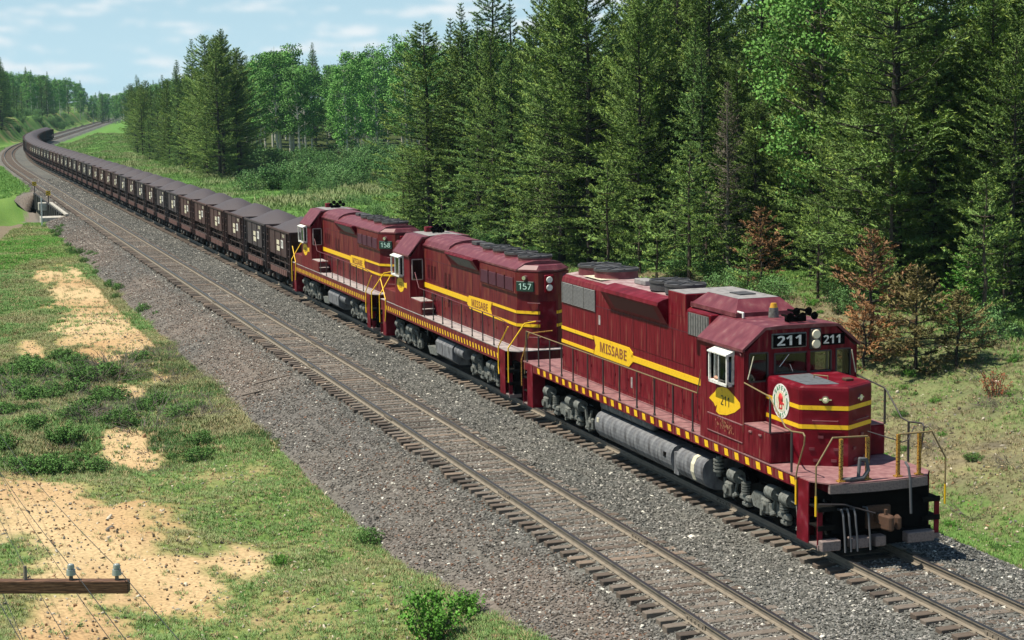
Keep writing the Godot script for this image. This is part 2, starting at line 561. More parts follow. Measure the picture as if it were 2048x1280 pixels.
func bed_height(lat: float) -> float:
	return profile(BED, lat)


func bed_surface(x: float, l: float) -> float:
	var wob := n_fine.get_noise_2d(x * 1.5, l * 1.5) * 0.035 * (1.0 if absf(l) > 1.4 and absf(l - NEAR) > 1.4 else 0.4)
	if l > 7.5 or l < -2.9:
		wob += n_rough.get_noise_2d(x * 1.8, l) * 0.2
	return bed_height(l) + wob


func bed_colour(x: float, lat: float) -> Color:
	var a := n_rough.get_noise_2d(x * 1.1 + 31.0, lat * 2.0)
	var b := n_fine.get_noise_2d(x * 2.0, lat * 3.0)
	var c := Color(0.135, 0.14, 0.132).lerp(Color(0.175, 0.175, 0.16), clampf(0.5 + a + b, 0.0, 1.0))
	c = c.lerp(Color(0.168, 0.16, 0.146).lerp(Color(0.205, 0.178, 0.155), clampf(0.5 + a * 1.4, 0.0, 1.0)), smoothstep(5.9, 7.0, lat))
	var mid := 1.0 - smoothstep(0.45, 0.75, absf(lat - NEAR))
	var mid2 := 1.0 - smoothstep(0.45, 0.75, absf(lat))
	c = c.lerp(Color(0.24, 0.225, 0.2), mid * (0.6 + a * 0.5))
	c = c.lerp(Color(0.2, 0.195, 0.18), mid2 * 0.6)
	return c


func build_ground() -> void:
	var zs := spaced(-900.0, 500.0, 11.0, 0.32, 0.022)
	var xs := spaced(-1900.0, 60.0, -8.0, 0.4, 0.012)
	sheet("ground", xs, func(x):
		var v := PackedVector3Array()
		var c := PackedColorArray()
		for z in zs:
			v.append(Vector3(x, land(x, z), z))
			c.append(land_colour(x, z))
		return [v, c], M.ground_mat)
	var bxs := spaced(-1300.0, 40.0, 0.0, 0.35, 0.012)
	var lats := [-4.6, -4.0, -3.5, -3.0, -2.6, -2.2, -1.75, -1.3, -1.05, -0.8, -0.4, 0.0, 0.4, 0.8, 1.05, 1.3, 1.6, 2.0, 2.4, 2.85, 3.3, 3.55, 3.75, 4.1, 4.5, 4.9, 5.3, 5.7, 5.95, 6.15, 6.35, 6.7, 7.0, 7.35, 7.7, 8.0, 8.3, 8.6, 9.0, 9.4]
	sheet("ballast", bxs, func(x):
		var v := PackedVector3Array()
		var c := PackedColorArray()
		for l in lats:
			if x < -141.0 and x > -186.0 and l > 6.95:
				v.append(Vector3(x, -0.4 - (l - 6.95) * 1.4, 6.95))
			else:
				v.append(Vector3(x, bed_surface(x, l), track_z(x) + l))
			c.append(bed_colour(x, l))
		return [v, c], M.ballast_mat)


# many small copies of one mesh, each with its own place and colour
func scatter(called: String, mesh: Mesh, places: Array, colours: PackedColorArray, parent: Node = self) -> MultiMeshInstance3D:
	var mm := MultiMesh.new()
	mm.transform_format = MultiMesh.TRANSFORM_3D
	mm.use_colors = colours.size() > 0
	mm.mesh = mesh
	mm.instance_count = places.size()
	for i in places.size():
		mm.set_instance_transform(i, places[i])
		if colours.size():
			mm.set_instance_color(i, colours[i])
	var o := MultiMeshInstance3D.new()
	o.name = called
	o.multimesh = mm
	parent.add_child(o, true)
	o.set_meta("kind", "stuff")
	return o


func build_stones() -> void:
	rng.seed = 5
	var shapes := []
	for s in 3:
		var mb := MB.new()
		mb.tinted = true
		var q := []
		for d in [Vector3(1, 0.1, 0), Vector3(0.2, 0, 1), Vector3(-1, -0.1, 0.1), Vector3(-0.1, 0, -1), Vector3(0.1, 0.8, 0.1), Vector3(0, -0.6, 0)]:
			q.append(d * rng.randf_range(0.7, 1.25) + Vector3(rng.randf_range(-0.2, 0.2), rng.randf_range(-0.15, 0.15), rng.randf_range(-0.2, 0.2)))
		for i in 4:
			mb.tri(q[i], q[(i + 1) % 4], q[4], q[i] + q[(i + 1) % 4] + q[4])
			mb.tri(q[i], q[(i + 1) % 4], q[5], q[i] + q[(i + 1) % 4] + q[5])
		shapes.append(mb.mesh(M.pebble))
	var places := [[], [], []]
	var cols := [PackedColorArray(), PackedColorArray(), PackedColorArray()]
	for i in 370000:
		var x := 10.0 - 235.0 * pow(rng.randf(), 2.1)
		var lat := rng.randf_range(-3.9, 9.2)
		if absf(lat) < 1.3 and x < -1.0:
			continue
		if (absf(lat - NEAR) < 1.32 or absf(lat) < 1.32) and rng.randf() < 0.45:
			continue
		if x < -138.0 and x > -190.0 and lat > 6.8:
			continue
		if x < -188.0 and lat > 7.2:
			continue
		if lat > 8.3 and x > -8.0 and rng.randf() < (x + 8.0) * 0.2:
			continue
		var y := bed_surface(x, lat)
		if lat > 8.7 and rng.randf() < (lat - 8.7) * 1.6:
			continue
		var white := rng.randf() < 0.014
		var r := rng.randf_range(0.022, 0.048) * (1.25 if white else 1.0) * (1.0 + smoothstep(-70.0, -200.0, x) * 0.5)
		if rng.randf() < 0.006:
			r *= 1.7
		var c := bed_colour(x, lat) * rng.randf_range(0.32, 1.25)
		var k := rng.randf()
		if white:
			c = Color(0.72, 0.7, 0.62) * rng.randf_range(0.6, 1.0)
		elif k < 0.07 and lat > 6.0:
			c = Color(0.22, 0.13, 0.09) * rng.randf_range(0.5, 1.1)
		elif k < 0.2:
			c = Color(0.3, 0.29, 0.27) * rng.randf_range(0.7, 1.2)
		var s := rng.randi() % 3
		var b := Basis(Vector3(rng.randf() - 0.5, 1, rng.randf() - 0.5).normalized(), rng.randf() * TAU).scaled_local(Vector3(r, r * rng.randf_range(0.6, 1.0), r * rng.randf_range(0.7, 1.3)))
		places[s].append(Transform3D(b, Vector3(x, y + r * 0.25, lat + track_z(x))))
		cols[s].append(c)
	for s in 3:
		scatter("ballast_stones", shapes[s], places[s], cols[s])


func build_litter() -> void:
	# stones, clods and bits of bark on the dry bank and the sandy slope
	rng.seed = 15
	var mb := MB.new()
	mb.tinted = true
	mb.ball(Vector3.ZERO, Vector3(1, 0.6, 0.8), 5, 3)
	var shape := mb.mesh(M.pebble)
	var places := []
	var cols := PackedColorArray()
	for i in 26000:
		var left := rng.randf() < 0.45
		var x := 0.0 - (70.0 if left else 90.0) * pow(rng.randf(), 1.2)
		var z := rng.randf_range(8.6, 19.0) if left else rng.randf_range(-18.5, -4.2)
		if not in_view(x, z, -0.5):
			continue
		var r := rng.randf_range(0.012, 0.05)
		if rng.randf() < (0.004 if left else 0.03):
			r *= 2.0
		var c: Color = [Color(0.42, 0.33, 0.2), Color(0.2, 0.19, 0.17), Color(0.3, 0.19, 0.11), Color(0.1, 0.085, 0.065), Color(0.55, 0.5, 0.4)][rng.randi() % 5]
		places.append(Transform3D(Basis(rnd_dir(), rng.randf() * TAU).scaled_local(Vector3(r * rng.randf_range(0.8, 2.0), r, r)), Vector3(x, land(x, z) + r * 0.2, z)))
		cols.append(c * rng.randf_range(0.6, 1.15))
	scatter("stones_and_litter", shape, places, cols)


# ---------------------------------------------------------------- the two tracks
func rail_along(parent: Node, lat: float, from: float, to: float) -> void:
	var prof := [Vector2(-0.075, -0.176), Vector2(0.075, -0.176), Vector2(0.075, -0.164), Vector2(0.012, -0.142), Vector2(0.009, -0.05), Vector2(0.036, -0.036), Vector2(0.036, -0.006), Vector2(-0.036, -0.006), Vector2(-0.036, -0.036), Vector2(-0.009, -0.05), Vector2(-0.012, -0.142), Vector2(-0.075, -0.164)]
	var body := MB.new()
	var head := MB.new()
	var x := from
	while x > to:
		var x2 := maxf(x - (12.0 if x > -255.0 else 6.0), to)
		var z1 := track_z(x) + lat
		var z2 := track_z(x2) + lat
		for i in prof.size():
			if i == 6:
				continue
			var p: Vector2 = prof[i]
			var q: Vector2 = prof[(i + 1) % prof.size()]
			var n := Vector3(0, -(q.x - p.x), q.y - p.y)
			body.quad(Vector3(x, p.y, z1 + p.x), Vector3(x, q.y, z1 + q.x), Vector3(x2, q.y, z2 + q.x), Vector3(x2, p.y, z2 + p.x), n)
		var o := Vector3(0, 1, 0)
		for e in [[-0.037, -0.008, -0.03, 0.001], [-0.03, 0.001, 0.03, 0.001], [0.03, 0.001, 0.037, -0.008]]:
			head.quad(Vector3(x, e[1], z1 + e[0]), Vector3(x, e[3], z1 + e[2]), Vector3(x2, e[3], z2 + e[2]), Vector3(x2, e[1], z2 + e[0]), o)
		x = x2
	var r := put("rail", body, M.rail_side, parent)
	put("rail_head", head, M.rail_head, r)


func build_track(label: String, lat: float, from: float, to: float, singly: int) -> void:
	var t := thing("railway_track", label, "railway track")
	for s in [-0.7525, 0.7525]:
		rail_along(t, lat + s, from, to)
	var shapes := []
	for k in 4:
		var mb := MB.new()
		mb.box(Vector3.ZERO, Vector3(0.225, 0.17, 2.62), Basis.IDENTITY, 0.012)
		shapes.append(mb.mesh(M["tie_%d" % k]))
	var rest := []
	var plates := MB.new()
	var x := from - 0.2
	var i := 0
	while x > to:
		var k := [0, 1, 1, 2, 3, 0, 1, 2][rng.randi() % 8] as int
		var at := Transform3D(Basis(Vector3.UP, track_turn(x) + rng.randf_range(-0.02, 0.02)), Vector3(x + rng.randf_range(-0.035, 0.035), -0.262 + rng.randf_range(-0.014, 0.003), track_z(x) + lat + rng.randf_range(-0.07, 0.07)))
		if i < singly:
			mesh_at("tie", shapes[k], at, t)
			for s in [-0.7525, 0.7525]:
				plates.box(at.origin + Vector3(0, 0.089, s + lat + track_z(x) - at.origin.z), Vector3(0.18, 0.018, 0.33))
				for e in [-0.1, 0.1]:
					plates.box(at.origin + Vector3(e * 0.5, 0.105, s + lat + track_z(x) - at.origin.z + e), Vector3(0.03, 0.03, 0.03))
		else:
			rest.append(at)
		x -= 0.5
		i += 1
	put("tie_plates", plates, M.rail_side, t).set_meta("kind", "stuff")
	scatter("far_ties", shapes[0], rest, PackedColorArray(), t)
	# bolted joint bars every twelve metres
	for s in [-0.7525, 0.7525]:
		var xj := from - (7.0 if s > 0.0 else 1.5)
		while xj > -60.0:
			var mb := MB.new()
			for e in [-1.0, 1.0]:
				mb.bx(xj - 0.45, xj + 0.45, -0.145, -0.05, lat + s + e * 0.022 - 0.012, lat + s + e * 0.022 + 0.012)
				for b in 5:
					mb.bx(xj - 0.38 + b * 0.18, xj - 0.34 + b * 0.18, -0.115, -0.075, lat + s + e * 0.045 - 0.014, lat + s + e * 0.045 + 0.014)
			put("joint_bar", mb, M.rail_side, t)
			xj -= 11.9


# ---------------------------------------------------------------- the train
func wheel(parent: Node, x: float, r: float) -> void:
	for s in [-1.0, 1.0]:
		var mb := MB.new()
		var z: float = s * 0.72
		mb.cyl(Vector3(x, r, z - 0.065), Vector3(x, r, z + 0.065), r, r, 20)
		mb.cyl(Vector3(x, r, z - s * 0.065), Vector3(x, r, z - s * 0.1), r + 0.025, r + 0.025, 20)
		mb.cyl(Vector3(x, r, z + s * 0.065), Vector3(x, r, z + s * 0.09), r * 0.55, r * 0.45, 14)
		put("wheel", mb, M.truck_dark, parent)


# a three-axle truck: frame > wheels, journal boxes, brake cylinders, springs, sand pipes
func loco_truck(loco: Node, cx: float, step: float, r := 0.51) -> void:
	var f := MB.new()
	for s in [-1.0, 1.0]:
		var o := [Vector2(cx - step - 0.75, 0.62), Vector2(cx - step - 0.75, 0.86), Vector2(cx - step - 0.3, 0.98), Vector2(cx - step + 0.5, 0.98), Vector2(cx - step * 0.5, 0.84), Vector2(cx - 0.5, 0.98), Vector2(cx + 0.5, 0.98), Vector2(cx + step * 0.5, 0.84), Vector2(cx + step - 0.5, 0.98), Vector2(cx + step + 0.3, 0.98), Vector2(cx + step + 0.75, 0.86), Vector2(cx + step + 0.75, 0.62), Vector2(cx + step * 0.55, 0.55), Vector2(cx, 0.6), Vector2(cx - step * 0.55, 0.55)]
		f.ext(o, s * 0.98, s * 1.1, "z")
	f.bx(cx - step - 0.4, cx + step + 0.4, 0.8, 1.2, -0.55, 0.55)
	f.bx(cx - 0.6, cx + 0.6, 1.0, 1.42, -0.7, 0.7)
	var t := put("truck", f, M.truck_dark, loco)
	for k in [-1, 0, 1]:
		var x: float = cx + k * step
		wheel(t, x, r)
		for s in [-1.0, 1.0]:
			var j := MB.new()
			j.box(Vector3(x, r + 0.02, s * 1.13), Vector3(0.34, 0.36, 0.16), Basis.IDENTITY, 0.04)
			j.cyl(Vector3(x, r + 0.02, s * 1.15), Vector3(x, r + 0.02, s * 1.27), 0.13, 0.11, 12)
			j.bx(x - 0.3, x - 0.22, 0.25, 0.75, s * 1.1 - 0.05, s * 1.1 + 0.05)
			put("journal_box", j, M.truck_grey, t)
			var b := MB.new()
			var bx: float = x + 0.62 * (1.0 if k < 1 else -1.0)
			b.cyl(Vector3(bx - 0.24, 0.98, s * 1.24), Vector3(bx + 0.14, 0.98, s * 1.24), 0.17, 0.17, 12)
			b.ball(Vector3(bx - 0.24, 0.98, s * 1.24), Vector3(0.1, 0.165, 0.165), 12, 6)
			b.cyl(Vector3(bx + 0.14, 0.98, s * 1.24), Vector3(bx + 0.36, 0.96, s * 1.24), 0.045, 0.03, 8)
			put("brake_cylinder", b, M.truck_grey, t)
			var l := MB.new()
			l.bar(Vector3(bx + 0.34, 0.98, s * 1.22), Vector3(bx + 0.42, 0.42, s * 1.2), 0.09, 0.06)
			l.box(Vector3(bx + 0.36, 0.36, s * 1.12), Vector3(0.3, 0.12, 0.18), Basis.IDENTITY, 0.03)
			put("brake_lever", l, M.truck_grey, t)
	for s in [-1.0, 1.0]:
		for e in [-0.5, 0.5]:
			var sp := MB.new()
			for i in 5:
				sp.cyl(Vector3(cx + e * step * 1.0, 0.62 + i * 0.06, s * 1.17), Vector3(cx + e * step, 0.655 + i * 0.06, s * 1.17), 0.12, 0.12, 10)
			sp.box(Vector3(cx + e * step, 0.52, s * 1.16), Vector3(0.55, 0.16, 0.14), Basis.IDENTITY, 0.04)
			put("spring", sp, M.truck_grey, t)
		var eq := MB.new()
		eq.ext([Vector2(cx - 0.75, 0.62), Vector2(cx - 0.62, 0.4), Vector2(cx + 0.62, 0.4), Vector2(cx + 0.75, 0.62), Vector2(cx + 0.6, 0.78), Vector2(cx + 0.2, 0.62), Vector2(cx - 0.2, 0.8), Vector2(cx - 0.6, 0.78)], s * 1.1, s * 1.16, "z")
		put("equaliser", eq, M.truck_grey, t)
		for e in [-1.0, 1.0]:
			var x: float = cx + e * (step + 0.62)
			pipe_part("sand_pipe", M.truck_grey, t, [Vector3(x, 1.25, s * 1.05), Vector3(x - e * 0.05, 0.7, s * 1.05), Vector3(x - e * 0.18, 0.16, s * 0.8)], 0.025)
		for e in [[-0.95, 0.72], [0.3, 0.7], [1.25, 0.74]]:
			var g := MB.new()
			g.box(Vector3(cx + e[0] * step * 0.8, e[1] - 0.24, s * 1.2), Vector3(0.22, 0.1, 0.1), Basis(Vector3.BACK, 0.4), 0.02)
			g.bar(Vector3(cx + e[0] * step * 0.8, e[1] - 0.2, s * 1.2), Vector3(cx + e[0] * step * 0.8 + 0.1, e[1] + 0.2, s * 1.18), 0.05, 0.05)
			put("brake_rod", g, M.truck_grey, t)


func coupler(loco: Node, x: float, dir: float) -> void:
	var c := MB.new()
	c.bx(x - dir * 0.75, x - dir * 0.22, 0.76, 1.0, -0.12, 0.12, 0.03)
	c.box(Vector3(x - dir * 0.16, 0.88, 0.1), Vector3(0.32, 0.34, 0.16), Basis(Vector3.UP, dir * 0.25), 0.04)
	c.box(Vector3(x - dir * 0.14, 0.88, -0.14), Vector3(0.24, 0.3, 0.13), Basis(Vector3.UP, -dir * 0.35), 0.04)
	c.cyl(Vector3(x - dir * 0.2, 1.05, 0.12), Vector3(x - dir * 0.2, 1.17, 0.12), 0.04)
	c.bx(x - dir * 0.8, x - dir * 0.68, 0.62, 1.14, -0.3, 0.3, 0.03)
	put("coupler", c, M.rust_iron, loco)


# steps at a corner: e is the way the end faces, s the side
func step_well(loco: Node, x: float, e: float, s: float, deck: float, plate: Material) -> void:
	var p := MB.new()
	p.bx(x - e * 0.95, x - e * 0.42, 0.33, deck - 0.02, s * 1.49, s * 1.52)
	p.bx(x - e * 0.95, x - e * 0.92, 0.33, deck - 0.02, s * 1.1, s * 1.49)
	p.bx(x - e * 0.03, x - e * 0.0, 0.33, 1.15, s * 1.4, s * 1.52)
	var w := put("step_well", p, plate, loco)
	for i in 3:
		var y := 0.34 + i * 0.42
		var st := MB.new()
		st.bx(x - e * 0.9, x + e * 0.02, y, y + 0.035, s * 1.12, s * 1.5)
		st.bx(x - e * 0.01, x + e * 0.035, y - 0.06, y + 0.05, s * 1.1, s * 1.52)
		put("step", st, M.beam_wood if i == 0 else M.truck_dark, w)


func fan(loco: Node, x: float, y: float, r: float, h: float, collar: Material, z := 0.0) -> void:
	var f := MB.new()
	f.cyl(Vector3(x, y, z), Vector3(x, y + h, z), r, r, 28)
	var o := put("radiator_fan", f, collar, loco)
	var c := MB.new()
	c.cyl(Vector3(x, y + h + 0.003, z), Vector3(x, y + h + 0.07, z), r * 1.04, r * 1.02, 28)
	for i in 8:
		var a := TAU * i / 8
		c.bar(Vector3(x, y + h + 0.085, z), Vector3(x + cos(a) * r, y + h + 0.085, z + sin(a) * r), 0.04, 0.02)
	c.cyl(Vector3(x, y + h + 0.073, z), Vector3(x, y + h + 0.11, z), r * 0.2, r * 0.15, 12)
	put("fan_grille", c, M.roof_dark, o)


func seams(loco: Node, xs: Array, y0: float, y1: float, z: float, m: Material, latch := true) -> void:
	# engine-room doors, each standing a little proud of the hood
	for i in xs.size() - 1:
		for s in [-1.0, 1.0]:
			var d := MB.new()
			d.bx(xs[i] + 0.018, xs[i + 1] - 0.018, y0, y1, s * (z - 0.02), s * (z + 0.012), 0.006)
			var o := put("hood_door", d, m, loco)
			var ln := MB.new()
			ln.bx(xs[i] - 0.009, xs[i] + 0.009, y0, y1, s * (z - 0.02), s * (z + 0.0145))
			ln.bx(xs[i], xs[i + 1], y1 + 0.003, y1 + 0.018, s * (z - 0.02), s * (z + 0.013))
			put("door_seam", ln, M.maroon_dark, o)
			if latch:
				var l := MB.new()
				l.bx(xs[i] + 0.07, xs[i] + 0.1, y0 + (y1 - y0) * 0.45, y0 + (y1 - y0) * 0.57, s * (z + 0.012), s * (z + 0.03))
				for q in [0.12, 0.85]:
					l.bx(xs[i + 1] - 0.07, xs[i + 1] - 0.03, y0 + (y1 - y0) * q, y0 + (y1 - y0) * (q + 0.05), s * (z + 0.012), s * (z + 0.026))
				put("door_latch", l, m, o)


func louvre(loco: Node, x: float, y0: float, y1: float, z: float) -> void:
	for s in [-1.0, 1.0]:
		var l := MB.new()
		var y := y0
		while y < y1:
			l.quad(Vector3(x - 0.13, y, s * z), Vector3(x + 0.13, y, s * z), Vector3(x + 0.13, y + 0.04, s * (z + 0.028)), Vector3(x - 0.13, y + 0.04, s * (z + 0.028)), Vector3(0, -0.4, s))
			l.quad(Vector3(x - 0.13, y + 0.04, s * z), Vector3(x + 0.13, y + 0.04, s * z), Vector3(x + 0.13, y + 0.04, s * (z + 0.028)), Vector3(x - 0.13, y + 0.04, s * (z + 0.028)), Vector3.UP)
			y += 0.055
		put("louvre", l, M.maroon_roof, loco)


func sill_stripes(loco: Node, from: float, to: float, pitch: float, y0: float, y1: float, w: float, slant: float) -> void:
	var x := from
	while x > to:
		for s in [-1.0, 1.0]:
			var mb := MB.new()
			mb.ext([Vector2(x - slant, y1), Vector2(x + w - slant, y1), Vector2(x + w, y0), Vector2(x, y0)], s * 1.498, s * 1.5045, "z")
			put("sill_stripe", mb, M.yellow, loco)
		x -= pitch


func side_rail(loco: Node, xs: Array, deck: float, top: float, ends: Array, m: Material, posts: Material) -> void:
	for s in [-1.0, 1.0]:
		var pts := []
		for e in ends:
			pts.append(Vector3(e.x, e.y, s * 1.49))
		var r := pipe_part("handrail", m, loco, pts, 0.017)
		for x in xs:
			var mb := MB.new()
			mb.bar(Vector3(x, deck - 0.12, s * 1.485), Vector3(x, top, s * 1.485), 0.045, 0.03)
			mb.box(Vector3(x, deck + 0.02, s * 1.485), Vector3(0.1, 0.1, 0.04), Basis.IDENTITY, 0.01)
			put("post", mb, posts, r)


func cab_shell(loco: Node, x0: float, x1: float, floor_y: float, eave: float, ridge: float, sill_y: float, open_front: Array, roof: Material, side_open: Array) -> Node:
	var k_in := 0.006
	# x0 is the front wall, x1 the rear wall; walls are plates round their window openings
	var w := MB.new()
	var t := 0.06
	var top := eave - 0.05
	for s in [-1.0, 1.0]:
		var z0: float = s * (1.5 - t)
		var z1: float = s * 1.5
		w.bx(x1, x0, floor_y, side_open[2], z0, z1)
		w.bx(x1, x0, side_open[3], eave, z0, z1)
		w.bx(x1, side_open[0], side_open[2], side_open[3], z0, z1)
		w.bx(side_open[1], x0, side_open[2], side_open[3], z0, z1)
	for x in [x0, x1]:
		var a: float = x if x == x1 else x - t
		w.bx(a, a + t, floor_y, sill_y, -1.44, 1.44)
		# the gable above the windows
		w.ext([Vector2(-1.44, top), Vector2(-1.44, eave - 0.02), Vector2(-0.92, ridge - 0.04), Vector2(0.92, ridge - 0.04), Vector2(1.44, eave - 0.02), Vector2(1.44, top)], a, a + t, "x")
		var last := -1.44
		var op := open_front.duplicate()
		for o in op:
			if o[0] > last:
				w.bx(a, a + t, sill_y, top, last, o[0])
			w.bx(a, a + t, o[3], top, o[0], o[1])
			w.bx(a, a + t, sill_y, o[2], o[0], o[1])
			last = o[1]
		w.bx(a, a + t, sill_y, top, last, 1.44)
	var cab := put("cab", w, M.maroon_side, loco)
	var r := MB.new()
	r.ext([Vector2(1.56, eave - 0.02), Vector2(1.56, eave + 0.05), Vector2(0.98, ridge + 0.02), Vector2(0.5, ridge + 0.05), Vector2(-0.5, ridge + 0.05), Vector2(-0.98, ridge + 0.02), Vector2(-1.56, eave + 0.05), Vector2(-1.56, eave - 0.02), Vector2(-0.95, ridge - 0.04), Vector2(0.95, ridge - 0.04)], x1 - 0.05, x0 + 0.05, "x")
	put("roof", r, roof, cab)
	var i := MB.new()
	i.bx(x1 + t, x0 - t, top + 0.005, top + 0.02, -1.43, 1.43)
	i.bx(x1 + t, x0 - t, floor_y + 0.3, floor_y + 0.34, -1.43, 1.43)
	i.bx(x0 - 0.75, x0 - 0.2, floor_y + 0.34, sill_y - 0.25, -0.9, 0.3)
	i.bx(x1 + 0.1, x1 + 0.2, floor_y + 0.34, top, -1.42, 1.42)
	for s in [-1.0, 1.0]:
		i.bx(x1 + t, x0 - t, floor_y, side_open[2], s * (1.44 - k_in), s * (1.44 - k_in * 2.0))
	i.bx(x1 + t + k_in, x1 + t + k_in * 2.0, floor_y, sill_y, -1.43, 1.43)
	i.bx(x0 - t - k_in * 2.0, x0 - t - k_in, floor_y, sill_y, -1.43, 1.43)
	put("cab_interior", i, M.cab_inside, cab)
	return cab


func pane(cab: Node, called: String, a: Vector3, b: Vector3, axis: int, frame := true, fm: Material = null) -> void:
	# a clear pane with a thin rubber frame, flat across the given axis
	var g := MB.new()
	var c := (a + b) * 0.5
	var s := (b - a).abs()
	s[axis] = 0.008
	g.box(c, s)
	var o := put(called, g, M.pane, cab)
	if frame:
		var f := MB.new()
		for j in 3:
			if j == axis:
				continue
			for e in [-1.0, 1.0]:
				var fc := c
				fc[j] += e * s[j] * 0.5
				var fs := s
				fs[j] = 0.035
				fs[axis] = 0.075
				f.box(fc, fs)
		put("window_frame", f, fm if fm else M.dark_pipe, o)


func window_box(cab: Node, x0: float, x1: float, y0: float, y1: float, s: float, m: Material) -> void:
	# the projecting side window: a white frame with a sloping hood
	var f := MB.new()
	var z0: float = s * 1.5
	var z1: float = s * 1.7
	for x in [x0, x1]:
		f.bx(x - 0.025, x + 0.025, y0, y1, z1 - s * 0.05, z1)
		f.bx(x - 0.025, x + 0.025, y0, y1, z0, z0 + s * 0.05)
		f.bx(x - 0.025, x + 0.025, y0, y0 + 0.05, z0, z1)
	f.bx(x0, x1, y0, y0 + 0.07, z0, z1)
	f.bx((x0 + x1) * 0.5 + 0.03, (x0 + x1) * 0.5 + 0.055, y0, y1, z1 - s * 0.03, z1)
	f.ext([Vector2(z0, y1), Vector2(z0, y1 + 0.12), Vector2(z1 + s * 0.03, y1 + 0.03), Vector2(z1 + s * 0.03, y1)], x0 - 0.04, x1 + 0.04, "x")
	var o := put("side_window", f, m, cab)
	var g := MB.new()
	g.bx((x0 + x1) * 0.5 + 0.05, x1 - 0.025, y0 + 0.07, y1, z1 - s * 0.03, z1 - s * 0.022)
	put("pane", g, M.pane, o)


func horns(loco: Node, x: float, y: float, z: float, m: Material) -> void:
	var h := MB.new()
	h.box(Vector3(x - 0.1, y + 0.06, z), Vector3(0.2, 0.12, 0.5), Basis.IDENTITY, 0.02)
	for k in 5:
		var zz := z + (k - 2) * 0.16
		var yy := y + 0.16 + (0.12 if k % 2 == 1 else 0.0)
		h.cyl(Vector3(x - 0.18, yy, zz), Vector3(x + 0.12, yy, zz), 0.025, 0.035, 8)
		h.cyl(Vector3(x + 0.12, yy, zz), Vector3(x + 0.26, yy, zz), 0.035, 0.1, 10)
	put("horn", h, m, loco)


